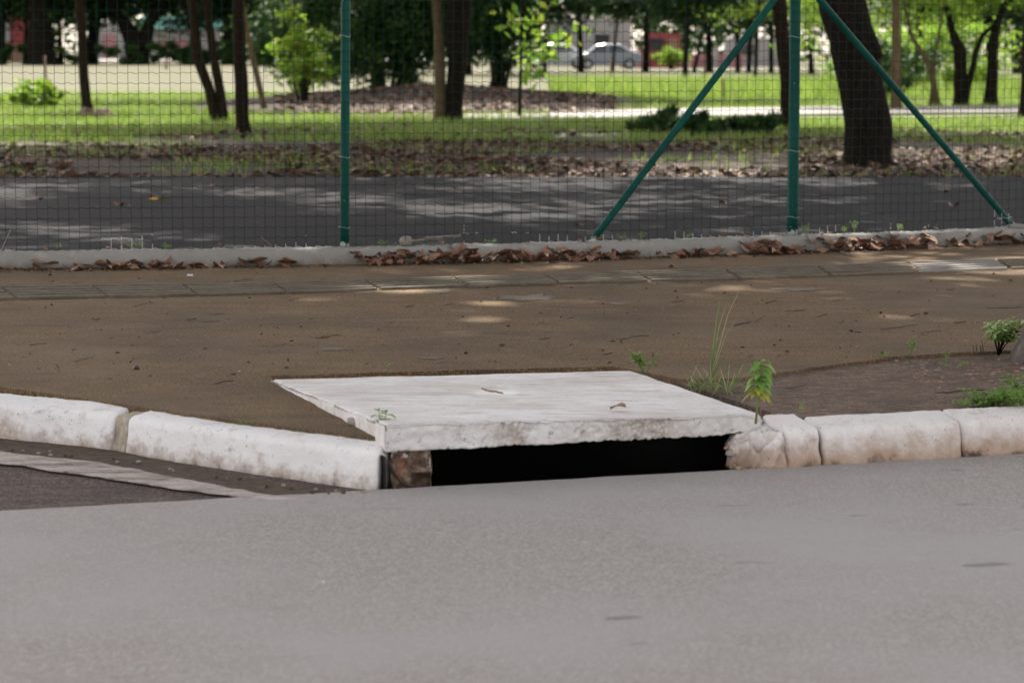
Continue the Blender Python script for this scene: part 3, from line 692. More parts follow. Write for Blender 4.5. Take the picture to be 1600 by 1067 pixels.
# ------------------------------------------------------------------ trees
def crown_mesh(n, rad, nclump, cr, size, mat, asp=.45, shell=.35):
    pts, cc = clump_points(n, rad, nclump, cr, shell)
    me = leafcloud_mesh('crown', pts, size*(.7+.6*rng.random(n)), mat, 'mesh', .2, asp, .3)
    return me, cc
CR = [crown_mesh(15000, (1, 1, 1), 26, .22, .066, M['crown']) for _ in range(2)]+[crown_mesh(11000, (1, 1, 1), 44, .24, .055, M['crown2'])]
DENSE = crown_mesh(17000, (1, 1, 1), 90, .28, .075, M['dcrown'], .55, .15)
TALL = crown_mesh(46000, (1, 1, 1), 240, .28, .062, M['crown'], .6, .05)
GAP = crown_mesh(5200, (1, 1, 1), 24, .17, .062, M['crown'], .5, .5)  # sparse crown made to let sun streaks through onto the path
def fork(m, a, cc, cen, rad, r0, n):
    idx = rng.choice(len(cc), n, replace=False)
    for i in idx:
        e = Vector((cen[0]+cc[i][0]*rad[0]*.8, cen[1]+cc[i][1]*rad[1]*.8, cen[2]+cc[i][2]*rad[2]*.8))
        mid = a.lerp(e, .5)+Vector((random.uniform(-.2, .2), random.uniform(-.2, .2), .25))
        m.tube([a, a.lerp(mid, .5)+Vector((0, 0, .08)), mid, e], [r0, r0*.7, r0*.45, r0*.12], 7)
def tree(label, Y, stems, barkm, crown, cen, rad, name='tree', nl=9, cat='tree', group=None, leaves=True, flare=1.35):
    """stems: list of [(px,py,width_px),...] from the base up, seen at distance Y"""
    base = PD(stems[0][0][0], stems[0][0][1], Y); gz_ = gz(base.x, Y)
    t = thing(name, label, cat, (base.x, Y, gz_), 0, group)
    for si, st in enumerate(stems):
        bm_ = barkm[si] if isinstance(barkm, list) else barkm
        m = MB(); pts = [PD(a, b, Y) for a, b, w in st]; rr = [w/F*Y/2 for a, b, w in st]
        pts[0].z = gz_-.08
        # finer, slightly wavy
        d = (pts[-1]-pts[-2]).normalized(); topz = cen[2]-rad[2]*.45
        k = max(.3, (topz-pts[-1].z)/max(.5, d.z+.4)); end = pts[-1]+(d+Vector((0, 0, .4)))*k
        pts.append(end); rr.append(rr[-1]*.75)
        P2, R2 = [], []
        for i in range(len(pts)-1):
            for q in range(5):
                f = q/5; p = pts[i].lerp(pts[i+1], f); w = .12*rr[i]
                P2.append(p+Vector((nz(p.x, p.z, 1, 2), nz(p.x, p.z, 6, 2), 0))*w*1.5); R2.append((rr[i]*(1-f)+rr[i+1]*f)*(1+.10*nz(p.x, p.z, 9, 3)))
        P2.append(pts[-1]); R2.append(rr[-1])
        R2[0] *= flare; R2[1] *= 1+(flare-1)*.4
        m.tube([p-t.location for p in P2], R2, 12)
        if nl: fork(m, pts[-1]-t.location, crown[1], Vector(cen)-t.location, rad, rr[-1]*.7, nl)
        m.build('trunk', bm_, t)
    if leaves:
        o = bpy.data.objects.new('crown', crown[0]); C.objects.link(o); o.parent = t
        o.location = Vector(cen)-t.location; o.scale = rad; o.rotation_euler = (0, 0, random.uniform(0, 6))
    return t
PG = 'park trees behind the fence'
# near ground, mid distance
tree('slim tree with a clod of soil round its foot, leftmost in the sunlit grass', 45, [[(137, 178, 17), (131, 120, 15), (128, 60, 15), (124, 0, 14)]], M['barkr'], CR[0], (-7.4, 46, 5.2), (1.8, 1.8, 1.6), nl=6)
tree('twin trunk tree whose two dark stems join at the foot', 40, [[(338, 188, 17), (327, 140, 15), (308, 90, 16), (303, 30, 15), (300, 0, 15)], [(350, 188, 17), (343, 140, 15), (332, 80, 13), (325, 20, 12), (322, 0, 12)]], M['barkr'], DENSE, (-4.9, 38.5, 6.6), (3.4, 3.4, 2.2))
tree('straight dark trunk standing nearest on the left edge of the leaf litter', 34.6, [[(381, 206, 24), (377, 150, 21), (374, 80, 19), (373, 0, 18)]], M['barkr'], DENSE, (-1.6, 34.5, 7.6), (4.4, 3.8, 2.2))
tree('thin pale trunk leaning left behind the straight dark trunk', 48, [[(414, 172, 9), (402, 120, 9), (388, 60, 8), (378, 0, 8)]], M['barktan'], CR[2], (-5.4, 48, 5), (1.5, 1.5, 1.2), nl=4)
tree('multi stemmed tree with one pale tan stem, centre of the park', 40, [[(688, 183, 20), (688, 120, 18), (685, 50, 15), (682, 0, 14)], [(706, 188, 26), (713, 120, 28), (716, 50, 36), (720, 0, 40)]], [M['barktan'], M['bark']], DENSE, (-1.0, 41, 5.8), (3.0, 3.0, 2.4))
tree('dark trunk with a flared foot standing on the litter mound', 60, [[(779, 160, 34), (778, 120, 24), (774, 60, 22), (770, 0, 22)]], M['bark'], DENSE, (-.6, 57, 6.2), (4.4, 6.5, 2.8), nl=7)
tree('dark trunk rising left of centre out of the big shrub', 60, [[(592, 135, 20), (593, 70, 18), (596, 0, 18)]], M['bark'], DENSE, (-4.2, 57, 5.8), (3.2, 6, 2.8), nl=6)
tree('thick dark trunk in the middle of the big shrub', 61, [[(636, 135, 30), (636, 70, 28), (634, 0, 30)]], M['bark'], CR[0], (-2.4, 63, 6.4), (3.2, 3, 2.6), nl=6)
tree('leaning dark trunk between the left brace and the braced post', 36, [[(1236, 206, 26), (1231, 140, 22), (1224, 70, 22), (1216, 0, 24)]], M['barkr'], DENSE, (3.4, 36, 6.4), (3.8, 3.4, 2.0))
big = tree('very thick black brown trunk leaning left behind the right brace', 24.7, [[(1358, 262, 80), (1352, 190, 72), (1338, 100, 73), (1325, 40, 72), (1315, 0, 72)]], M['bark'], DENSE, (4.0, 23.8, 9.2), (4.6, 5.2, 2.8), nl=14)
m = MB(); tb = big.location
pts = [PD(1345, 110, 24.8), PD(1362, 85, 24.9), PD(1352, 48, 25), PD(1338, 18, 25.1)]
m.tube([PD(1372, 92, 24.6)-tb, PD(1362, 70, 24.6)-tb, PD(1350, 46, 24.65)-tb, PD(1340, 20, 24.7)-tb], [.05, .07, .08, .07], 8)
m.build('branch', M['bark'], big)
tree('slim pale trunk just right of the very thick trunk', 48, [[(1401, 172, 17), (1400, 110, 17), (1400, 50, 14), (1401, 0, 13)]], M['barktan'], CR[2], (6.4, 49, 3.3), (2.0, 2.0, 1.7), nl=5)
tree('thin brown tree leaning left with a low fork', 51, [[(1467, 168, 10), (1455, 110, 10), (1440, 80, 8), (1425, 60, 6), (1415, 20, 5)], [(1455, 112, 7), (1462, 80, 5), (1470, 40, 4)]], M['barktan'], CR[2], (7.7, 51, 3.2), (1.9, 1.8, 1.5), nl=6)
tree('Y shaped dark tree, left of the two at the right edge', 51, [[(1500, 164, 24), (1501, 110, 20), (1500, 80, 20), (1488, 50, 12), (1480, 15, 9)], [(1506, 90, 12), (1525, 80, 9), (1536, 55, 8), (1552, 40, 7)]], M['bark'], CR[2], (8.8, 51, 3.3), (2.0, 2.0, 1.7), nl=8)
tree('dark tree with a flared foot, right of the Y shaped tree', 51, [[(1548, 164, 24), (1550, 110, 17), (1553, 60, 17), (1560, 30, 12), (1570, 0, 9)]], M['bark'], CR[2], (9.6, 51.5, 3.2), (2.0, 2.0, 1.7), nl=8)
tree('grey trunk cut by the right edge of the photo', 43, [[(1600, 186, 18), (1603, 120, 17), (1606, 60, 17), (1610, 0, 16)]], M['bark'], CR[1], (8.6, 43, 5.4), (2.4, 2.2, 1.8), nl=6)
sap = tree('young sapling with a thin dark stem and broad bright leaves', 42, [[(812, 184, 6), (813, 120, 5), (815, 60, 5), (817, 10, 4)]], M['bark'], CR[2], (.2, 42, 2.7), (.3, .3, .3), name='sapling', nl=0, leaves=False, cat='sapling')
m = MB(); lp = []
for (x0, y0, x1, y1) in ((815, 62, 905, 52), (813, 80, 850, 95), (815, 40, 850, 10), (815, 50, 788, 15), (813, 110, 838, 125), (815, 75, 870, 78)):
    a_, b_ = PD(x0, y0, 42), PD(x1, y1, 42+random.uniform(-.4, .4)); m.tube([a_-sap.location, a_.lerp(b_, .5)-sap.location+Vector((0, 0, .02)), b_-sap.location], [.015, .012, .006], 5)
    for _ in range(16): lp.append(a_.lerp(b_, random.uniform(.2, 1.05))+Vector((random.gauss(0, .09), random.gauss(0, .15), random.gauss(0, .10)))-sap.location)
m.build('branch', M['bark'], sap)
leafcloud_mesh('crown', np.array(lp), .24*(.7+.5*rng.random(len(lp))), M['crown2'], sap, .1, .5, .4)
# far row
FG = 'far dark trees on the other side of the lawn'
def ft(px, wpx, Y, py, label, kind=0, lean=0, h=4.6, r=3.8, forked=None):
    st = [[(px, py, wpx), (px+lean*.4, py-40, wpx*.85), (px+lean, py-90, wpx*.8)]]
    if forked: st = [[(px, py, wpx), (px, py-30, wpx*.95), (px-forked*.5, py-65, wpx*.55), (px-forked, py-100, wpx*.5)], [(px+2, py-26, wpx*.8), (px+forked*.45, py-62, wpx*.5), (px+forked, py-100, wpx*.45)]]
    x = (px+lean-800)/F*Y
    return tree(label, Y, st, M['bark'], (DENSE, CR[0], CR[2])[kind], (x, Y+1, h), (r, r, r*.62), nl=6, flare=1.2)
ft(2, 16, 118, 98, 'thin dark trunk at the extreme left edge of the photo', 0)
ft(66, 46, 116, 98, 'broad dark trunk far left, beside the dark red building', 0, -4, 5.4, 4.8)
ft(39, 7, 122, 96, 'slender stem just left of the broad far left trunk', 1, 3)
ft(95, 9, 122, 96, 'slender stem just right of the broad far left trunk', 1, -4)
ft(142, 22, 121, 99, 'dark forked trunk behind the slim clod footed tree', 0, 10)
ft(214, 38, 118, 100, 'massive far tree dividing in a V above a short trunk', 0, 0, 5.6, 5.0, 42)
ft(356, 20, 117, 102, 'far dark trunk seen between the twin trunk and the straight dark trunk', 0)
ft(410, 30, 117, 105, 'dark far trunk right of the straight dark trunk', 0, -5)
ft(474, 26, 112, 106, 'dark far trunk beside the yellow green bush', 0, 12)
ft(908, 10, 134, 116, 'straight trunk in front of the gap between the two parked cars', 0, -3, 5.4, 4.2)
ft(957, 5, 136, 115, 'slender stem in front of the silver car', 1, 8)
ft(1009, 11, 134, 116, 'dark trunk in front of the left end of the red wall', 0, 2, 5.4, 4.2)
ft(1084, 6, 135, 114, 'thin stem leaning right in front of the pink wall', 1, 22)
ft(1108, 12, 133, 116, 'dark trunk in front of the middle of the pink wall', 0, 0, 5.6, 4.0)
ft(1153, 8, 134, 116, 'thin dark trunk right of the pink wall', 1, -2)
ft(1170, 8, 132, 117, 'thin dark trunk behind the left slanted brace', 0, 3)
ft(1268, 9, 120, 117, 'thin dark trunk right of the braced post', 0, -4)
ft(1590, 16, 125, 122, 'dark far trunk at the right side beyond the Y shaped tree', 0)
ft(1070, 10, 100, 122, 'low branching dark evergreen in front of the pink wall', 0, 4, 3.9, 3.2)
ft(1330, 9, 112, 119, 'leafy tree far behind the very thick trunk', 2, 6, 4.0, 3.8)
ft(1440, 9, 104, 122, 'leafy far tree behind the thin forked tree', 2, -4, 3.9, 3.8)
ft(1180, 7, 104, 122, 'bright leaved far tree left of the leaning dark trunk', 2, 4, 3.9, 3.2)
ft(1540, 10, 96, 124, 'dark far tree between the Y shaped tree and the flared tree', 0, 6, 3.7, 3.6)
ft(300, 12, 124, 99, 'dark far tree between the V shaped tree and the twin trunk tree', 0, 4, 4.6, 4.2)
ft(536, 14, 122, 106, 'dark far trunk just left of the near post', 0, 2, 4.6, 4.6)
ft(730, 14, 120, 112, 'dark far trunk behind the multi stemmed tree', 0, 2, 4.6, 4.6)
ft(850, 8, 110, 120, 'leafy far tree behind the young sapling', 0, 6, 4.2, 3.4)
ft(1205, 8, 128, 119, 'thin dark far trunk left of the braced post', 1)
# street tree on the pavement whose trunk clips the right edge; its crown shades the road and slab
def street_tree(label, bx, by, cen, rad, dx, br=.105, lobe=None):
    t = thing('street_tree', label, 'tree', (bx, by, ZP))
    m = MB(); pts = []; rr = []
    top = cen[2]-rad[2]*1.1
    for k in range(40):
        z = k*top/39-.05; pts.append((dx*z*.12+.012*nz(z, 0, bx, 3), .01*nz(z, 4, bx, 3), z)); rr.append(br*(1+.45*math.exp(-z*9))*(1+.06*nz(z, 1, 1, 9))*(1-.5*z/top))
    m.tube(pts, rr, 20)
    fork(m, Vector(pts[-1]), DENSE[1], Vector(cen)-t.location, rad, .06, 16)
    m.build('trunk', M['barkgrey'], t)
    o = bpy.data.objects.new('crown', TALL[0]); C.objects.link(o); o.parent = t; o.location = Vector(cen)-t.location; o.scale = rad
    if lobe:  # extra crown mass added to block sun spots on the road
        o = bpy.data.objects.new('crown', TALL[0]); C.objects.link(o); o.parent = t; o.location = Vector(lobe[0])-t.location; o.scale = lobe[1]; o.rotation_euler = (0, 0, 1.3)
street_tree('grey barked street tree at the right edge, rooted in the pavement crack', 1.868, 9.13, (3.4, 9.6, 5.6), (2.2, 2.0, 1.6), 1)
# unseen trees added outside the picture, crowns shaped to shade street and path
street_tree('unseen tall tree added left of the frame to shade the street', -5.6, 11.2, (-6.5, 15.4, 14), (6.7, 8.9, 3.2), .3, .26, ((-2.0, 11.0, 13.4), (4.6, 5.2, 2.2)))
street_tree('unseen tall tree added right of the frame to shade the street', 6.4, 11.6, (4.1, 15.2, 14), (6.9, 9.2, 3.2), .2, .26)
tree('unseen tree added left of the frame, gappy crown dappling the dark path', 24, [[(-350, 270, 60), (-350, 100, 54), (-345, 0, 50)]], M['bark'], GAP, (-2.6, 25.4, 9.2), (5.6, 3.8, 2.4), nl=8)
tree('unseen tree added left of the frame to shade the litter strip', 29, [[(-200, 245, 50), (-200, 100, 44), (-195, 0, 40)]], M['bark'], DENSE, (-4.4, 31.5, 8.4), (5.0, 4.4, 2.4), nl=8)
tree('unseen tree added left of the frame, narrow crown shading the near path', 19, [[(-500, 310, 60), (-500, 100, 54), (-490, 0, 50)]], M['bark'], CR[1], (-1.8, 20.3, 9.0), (6.5, 1.7, 1.5), nl=8)
tree('unseen tree added right of the frame to shade the litter strip', 31, [[(1800, 230, 50), (1800, 100, 44), (1795, 0, 40)]], M['bark'], CR[1], (5.6, 29, 8.6), (4.8, 4.6, 2.6), nl=8)

# ------------------------------------------------------------------ shrubs, hedge, heap
def shrub(label, cx, cy, z0, rad, n, size, mat, nclump=26, cr=.35, name='shrub', asp=.4, stems=5, cat='shrub', shell=.2):
    t = thing(name, label, cat, (cx, cy, gz(cx, cy)))
    pts, cc = clump_points(n, rad, nclump, cr*min(rad), shell); pts[:, 2] += z0
    pts = pts[pts[:, 2] > .02]
    leafcloud_mesh('foliage', pts, size*(.6+.8*rng.random(len(pts))), mat, t, .1, asp, .1)
    m = MB()
    for i in range(stems):
        c = cc[i % len(cc)]; m.tube([(c[0]*.1, c[1]*.1, -.02), (c[0]*.4, c[1]*.4, z0*.5), (c[0]*.8, c[1]*.8, max(.05, z0+c[2]*.7))], [.03*size*6, .02*size*6, .006*size*6], 5)
    m.build('stem', M['bark'], t); return t
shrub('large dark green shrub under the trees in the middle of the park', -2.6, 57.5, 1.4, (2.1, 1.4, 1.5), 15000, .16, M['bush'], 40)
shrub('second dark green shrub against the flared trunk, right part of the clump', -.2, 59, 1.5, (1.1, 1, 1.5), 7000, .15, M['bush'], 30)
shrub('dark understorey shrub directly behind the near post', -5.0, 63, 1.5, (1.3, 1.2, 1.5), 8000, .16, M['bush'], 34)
shrub('yellow green bush with pointed leaves left of the near post', -3.9, 50, .85, (.50, .5, .85), 1100, .17, M['crown2'], 16)
shrub('bright green weedy bush at the left edge of the lawn', -8.8, 49, .25, (.9, .8, .32), 1700, .13, M['crown2'], 26)
shrub('wide leafy green shrub behind the trees on the right', 9.6, 66, .9, (2.6, 1.2, 1.1), 6000, .15, M['crown2'], 40)
shrub('dark green shrub between the pale trunk and the Y shaped tree', 8.3, 58, .7, (1.3, .9, .7), 2600, .14, M['bush'], 26)
shrub('dark hedge under the far left trees', -23.0, 117, .45, (4.2, .8, .5), 9000, .22, M['bush'], 60)
shrub('dark hedge between the V shaped tree and the near post', -13.5, 116.5, .45, (4.8, .8, .5), 9000, .22, M['bush'], 60)
shrub('low yellow flowered bush in front of the far left building', -20.6, 122, 1.6, (.6, .6, 1.3), 700, .25, M['crown2'], 12)
shrub('small green bush between the cars and the red wall', 8.9, 150, .8, (1.1, .8, .8), 900, .25, M['crown2'], 14)
for i, (px, py, w, h, lab) in enumerate(((1030, 210, .28, .34, 'left hump of the dark heap of cut palm fronds'), (1105, 214, .34, .30, 'middle hump of the dark frond heap under the left brace'), (1175, 212, .26, .32, 'right hump of the dark frond heap near the leaning trunk'))):
    p = P(px, py, .12)
    shrub(lab, p.x, p.y, h*.45, (w*1.5, .5, h*.5), 900, .20, M['bush'], 16, .35, name='frond_heap', asp=.22, stems=4, cat='frond heap')
p = P(150, 181, .12)
def clod(px, py, w, h, label):
    p = P(px, py, .12); m = MB()
    def fn(u, v, ww):
        x, y, z = (u-.5)*2, (v-.5)*2, ww
        k = (1-.3*abs(x)**2)*(1-.25*y*y)
        q = Vector((p.x+x*w*(1-.25*ww), p.y+y*.35*(1-.3*ww), .05+z*h*k+.06*z*nz(x*2, y*2, 4, 1)))
        return q+Vector((nz(q.x, q.z, 0, 5), 0, nz(q.x, q.y, 3, 6)*z))*.05
    o = grid_solid(fn, 26, 12, 8).build('soil_clod', M['dirt']); tag(o, label, 'soil clod')
clod(148, 183, .37, .19, 'dark clod of earth round the foot of the slim left tree')
# stakes
for px, yb, yt, Y, lab in ((71, 157, 87, 52, 'thin upright stake at the left in the lawn, tallest of the stakes'), (260, 122, 90, 98, 'short brown stake on the dry lawn near the V shaped tree'), (955, 122, 97, 105, 'short brown stake on the lawn below the silver car'), (1102, 125, 97, 98, 'brown stake on the lawn below the pink wall'), (1131, 152, 123, 58, 'pale stake in the tall grass behind the left brace'), (450, 108, 75, 108, 'grey stake behind the yellow green bush')):
    b = PD(px, yb, Y); tp = PD(px-1, yt, Y); b.z = gz(b.x, Y)-.03
    m = MB(); m.tube([b, b.lerp(tp, .5)+Vector((.01, 0, 0)), tp], [.045 if Y > 60 else .03]*2+[.035 if Y > 60 else .022], 7); o = m.build('stake', M['stake'])
    tag(o, lab, 'stake', 'wooden stakes on the lawn')
# far wood, one mass beyond the buildings
n = 52000
w_ = np.stack([rng.uniform(-62, 62, n), rng.uniform(196, 214, n), np.zeros(n)], 1)
hh = 9+3*np.sin(w_[:, 0]*.35)+2*np.sin(w_[:, 0]*.9+1); w_[:, 2] = .3+hh*rng.random(n)**.8
keep = (np.sin(w_[:, 0]*1.3+2)*np.cos(w_[:, 2]*1.7+w_[:, 0]*.6)+rng.normal(size=n)*.35) > -.55
tag(leafcloud_mesh('far_wood', w_[keep], .62*(.7+.6*rng.random(keep.sum())), M['bush'], None, .1, .6), 'far wood closing the view beyond the buildings', 'wood', kind='stuff')
# ------------------------------------------------------------------ buildings and walls far off
def wall(name, label, cat, x0, x1, Y, z0, z1, mat, parts=()):
    t = thing(name, label, cat, ((x0+x1)/2, Y, z0)); m = MB(); m.box((0, .15, (z1-z0)/2), (x1-x0, .3, z1-z0)); m.build('wall', mat, t, smooth=False)
    for nm, cx, w, za, zb, mt in parts:
        q = MB(); q.box((cx-(x0+x1)/2, -.06, (za+zb)/2-z0), (w, .16, zb-za)); q.build(nm, mt, t, smooth=False)
    return t
def X(px, Y): return (px-800)/F*Y
Y = 168
wall('boundary_wall', 'low dark red wall behind the parked cars, right of the silver car', 'wall', X(996, Y), X(1068, Y), Y, .1, 1.15, M['redwall'], [('pillar', X(998, Y), .3, .1, 1.3, M['pinkwall'])])
wall('boundary_wall', 'pink wall between the silver car and the dark red wall', 'wall', X(968, Y+2), X(1004, Y+2), Y+2, .1, 1.05, M['pinkwall'])
wall('boundary_wall', 'pale pink wall right of the dark red wall', 'wall', X(1076, Y+1), X(1160, Y+1), Y+1, .1, .95, M['pinkwall'], [('pillar', X(1118, Y), .3, .1, 1.4, M['palewall'])])
wall('house', 'reddish brown house behind the dark red wall', 'house', X(1005, 185), X(1062, 185), 185, .1, 2.4, M['redwall'], [('door', X(1050, 185), .8, .1, 2.0, M['stake']), ('window', X(1025, 185), .9, 1.2, 2.0, M['glass'])])
wall('house', 'white walled house behind the parked cars', 'house', X(855, 188), X(985, 188), 188, .1, 3.4, M['palewall'], [('window', X(880, 188), 1.0, 1.3, 2.3, M['glass']), ('window', X(940, 188), 1.0, 1.3, 2.3, M['glass'])])
wall('house', 'white house seen through the leaves right of the pink wall', 'house', X(1130, 180), X(1240, 180), 180, .1, 2.0, M['palewall'], [('window', X(1165, 180), .9, .9, 1.6, M['glass'])])
wall('house', 'dark red building with a white column at the left edge', 'house', X(-60, 140), X(48, 140), 140, .5, 4.6, M['redwall'], [('column', X(17, 140), .22, 1.6, 4.6, M['palewall']), ('plinth', X(-6, 140), 3.6, .5, 1.5, M['stake'])])
wall('house', 'low grey house between the slim tree and the V shaped tree', 'house', X(150, 178), X(205, 178), 178, .6, 3.0, M['palewall'], [('door', X(175, 178), .8, .6, 2.2, M['pinkwall'])])
g = wall('shelter', 'shelter with a teal roof behind the V shaped tree', 'shelter', X(238, 176), X(345, 176), 176, .6, 2.6, M['palewall'], [('window', X(262, 176), 1, 1.0, 1.8, M['stake']), ('door', X(285, 176), .8, .6, 1.9, M['pinkwall'])])
q = MB(); q.box((0, -.6, 2.35), (X(345, 176)-X(238, 176)+.6, 2, .75)); q.build('roof', M['tealroof'], g, smooth=False)
wall('house', 'bluish white house glimpsed behind the yellow green bush', 'house', X(480, 180), X(590, 180), 180, .5, 2.4, M['palewall'], [('window', X(520, 180), 1, 1.2, 1.9, M['glass'])])
# cars
def car(px, py, Y, mat, label, L=4.25):
    p = PD(px, py, Y); z = gz(p.x, Y)
    t = thing('parked_car', label, 'car', (p.x, Y, z)); s = L/4.25
    prof = [(-2.1, .35), (-2.12, .7), (-2.0, .86), (-1.35, .95), (-.75, 1.40), (-.2, 1.47), (.75, 1.45), (1.45, 1.05), (1.95, .98), (2.1, .8), (2.12, .4), (1.7, .24), (-1.7, .24)]
    m = MB(); n = len(prof); v = []
    for yy, k in ((-.86, .0), (-.80, .035), (.80, .035), (.86, .0)):
        for x, zz in prof:
            kk = .12 if (zz > 1.1) else 0
            v.append((x*s*(1 if abs(yy) < .85 else .985), yy*(1-kk), zz if abs(yy) < .85 else zz-(.03 if zz > .9 else 0)))
    f = [tuple(range(n)), tuple(range(3*n, 4*n))[::-1]]+[(r*n+k, r*n+(k+1) % n, (r+1)*n+(k+1) % n, (r+1)*n+k) for r in range(3) for k in range(n)]
    m.add(v, f); m.build('body', mat, t, smooth=False)
    for w in ([(-1.15, 1.0), (-.72, 1.33), (-.12, 1.37), (-.12, 1.0)], [(.0, 1.0), (.0, 1.37), (.68, 1.35), (1.2, 1.03)]):
        for sg in (-1, 1):
            m = MB(); m.add([(x*s, sg*(.868 if zz < 1.1 else .80), zz) for x, zz in w]+[(x*s, sg*(.83 if zz < 1.1 else .74), zz) for x, zz in w], [(0,1,2,3), (7,6,5,4), (0,4,5,1), (1,5,6,2), (2,6,7,3), (3,7,4,0)])
            m.build('window', M['glass'], t, smooth=False)
    for x in (-1.3, 1.3):
        for sg in (-1, 1):
            m = MB(); m.tube([(x*s, sg*.70, .31), (x*s, sg*.885, .31)], .31, 20); w = m.build('wheel', M['tyre'], t, smooth=False)
            m = MB(); m.tube([(x*s, sg*.886, .31), (x*s, sg*.90, .31)], .19, 14); m.build('rim', M['rim'], w, smooth=False)
    for x, mm in ((-2.1, M['butt']), (2.1, M['lamp'])):
        for sg in (-1, 1):
            m = MB(); m.box((x*s, sg*.66, .74), (.08, .3, .14)); m.build('headlight' if x < 0 else 'tail_light', mm, t, smooth=False)
car(950, 113, 156, M['silver'], 'silver grey hatchback parked side on behind the straight trunk', 3.9)
car(868, 112, 158, M['whitecar'], 'white car parked left of the silver car, partly hidden by leaves', 4.0)
# ------------------------------------------------------------------ litter and grass
def field(n, px0, px1, y0, y1, pw=1.0):
    yy = y0+(y1-y0)*rng.random(n)**pw; px = rng.uniform(px0, px1, n); return (px-800)/F*yy, yy
x, y = field(17000, -250, 1850, pa.y+.05, 37, 1.3)
lm = np.array([nz(a, b, 2, .35) for a, b in zip(x, y)]); k = lm > -.28; k &= (y < 34) | (rng.random(len(y)) < .6)
x, y = x[k], y[k]; z = np.array([gz(a, b) for a, b in zip(x, y)])+.015+.02*rng.random(len(x))
tag(leafcloud_mesh('leaf_litter', np.stack([x, y, z], 1), .085*(.6+.8*rng.random(len(x))), M['litter'], None, .72, .5), 'carpet of dry fallen leaves beside the dark path', 'leaf litter', kind='stuff')
x, y = field(3000, 430, 960, 44, 62); r = np.hypot((x+1.9)/4.6, (y-54)/11); k = r < 1.0; x, y = x[k], y[k]
z = np.array([gz(a, b) for a, b in zip(x, y)])+.02
tag(leafcloud_mesh('leaf_litter', np.stack([x, y, z], 1), .12*(.6+.8*rng.random(len(x))), M['litter'], None, .7, .5), 'dry leaves covering the mound under the central trees', 'leaf litter', kind='stuff')
def grass(name, x, y, h, mat, label, w=.012):
    n = len(x); z = np.array([gz(a, b) for a, b in zip(x, y)])
    a = rng.uniform(0, 6.28, n); ln = rng.normal(size=(n, 2))*.35
    hh = h*(.5+rng.random(n)); bx = np.cos(a)*w; by = np.sin(a)*w
    v = np.stack([np.stack([x-bx, y-by, z-.01], 1), np.stack([x+bx, y+by, z-.01], 1), np.stack([x+ln[:, 0]*hh, y+ln[:, 1]*hh, z+hh], 1)], 1).reshape(-1, 3)
    o = npmesh(name, v, np.arange(3*n).reshape(n, 3), mat); return tag(o, label, 'grass', kind='stuff')
x, y = field(60000, -120, 1720, 31, 66, 1.2); lm = np.array([nz(a, b, 5, .5) for a, b in zip(x, y)])
r = np.hypot((x+1.9)/4.5, (y-54)/11); k = (r > .95) & ((y > 35)|(lm > .0)) & ~((x > .6) & (y > 41) & (y < 48.5))
grass('grass', x[k], y[k], .09, M['grass'], 'sunlit short green grass of the park lawn')
x, y = field(9000, -120, 1720, pa.y+.1, 32); lm = np.array([nz(a, b, 5, .6) for a, b in zip(x, y)]); k = lm > .12
grass('grass', x[k], y[k], .07, M['grass'], 'sparse green grass coming up through the leaf litter', .009)
x, y = field(16000, 860, 1700, 60, 88); grass('grass', x, y, .28, M['grass'], 'tall rough grass on the far right part of the lawn', .02)
# broad-leaved ground weeds near the litter edge at left
# ------------------------------------------------------------------ dry leaves along the fence kerb
def leaf_mesh(kind, curl, mat, L=.1, wd=.05):
    m = MB(); nu, nv = 8, 4; v = []
    for i in range(nu+1):
        u = i/nu; w = wd*math.sin(math.pi*min(1, u*1.02+.0))**.75*(1 if u < 1 else 0)+.0006
        for j in range(nv+1):
            s_ = (j/nv-.5)*2; x = (u-.5)*L; yv_ = s_*w*.5
            z = curl*L*(.45*(u-.5)**2)+abs(s_)*w*.13*(1 if kind % 2 else -.2)+.07*L*math.sin(u*6+kind*2)*s_+.07*L*nz(u*3, s_*2, kind, 1)+.02*L*nz(u*9, s_*5, kind, 1)
            v.append((x, yv_, z))
    f = [(i*(nv+1)+j, (i+1)*(nv+1)+j, (i+1)*(nv+1)+j+1, i*(nv+1)+j+1) for i in range(nu) for j in range(nv)]
    m.add(v, f)
    me = bpy.data.meshes.new('dry_leaf'); me.from_pydata(m.v, [], m.f); me.materials.append(mat); me.polygons.foreach_set('use_smooth', [True]*len(me.polygons)); return me
LM = [leaf_mesh(i, (1.6, -1.4, 2.4, .8, -2.2, 1.2, 2.9, -.6)[i], M[('dl1', 'dl1', 'dl2', 'dl3', 'dl1', 'dl2', 'dl1', 'dl3')[i]], (.11, .10, .085, .12, .10, .07, .09, .10)[i], (.062, .055, .05, .075, .052, .045, .056, .06)[i]) for i in range(8)]
def dleaf(p, label, group, sc=1.0, tilt=.2, k=None, cat='dry leaf', name='dry_leaf'):
    k = random.randrange(8) if k is None else k
    o = bpy.data.objects.new(name, LM[k]); C.objects.link(o); o.location = p
    o.rotation_euler = (random.gauss(0, tilt), random.gauss(0, tilt), random.uniform(0, 6.28)); s = sc*random.uniform(.55, 1.15); o.scale = (s, s, s)
    return tag(o, label, cat, group)
segs = [(110, 455, 44, .0), (555, 800, 70, .02), (790, 930, 38, .01), (930, 1135, 30, 0), (1160, 1320, 44, .012), (1320, 1620, 68, .02), (-60, 110, 5, 0)]
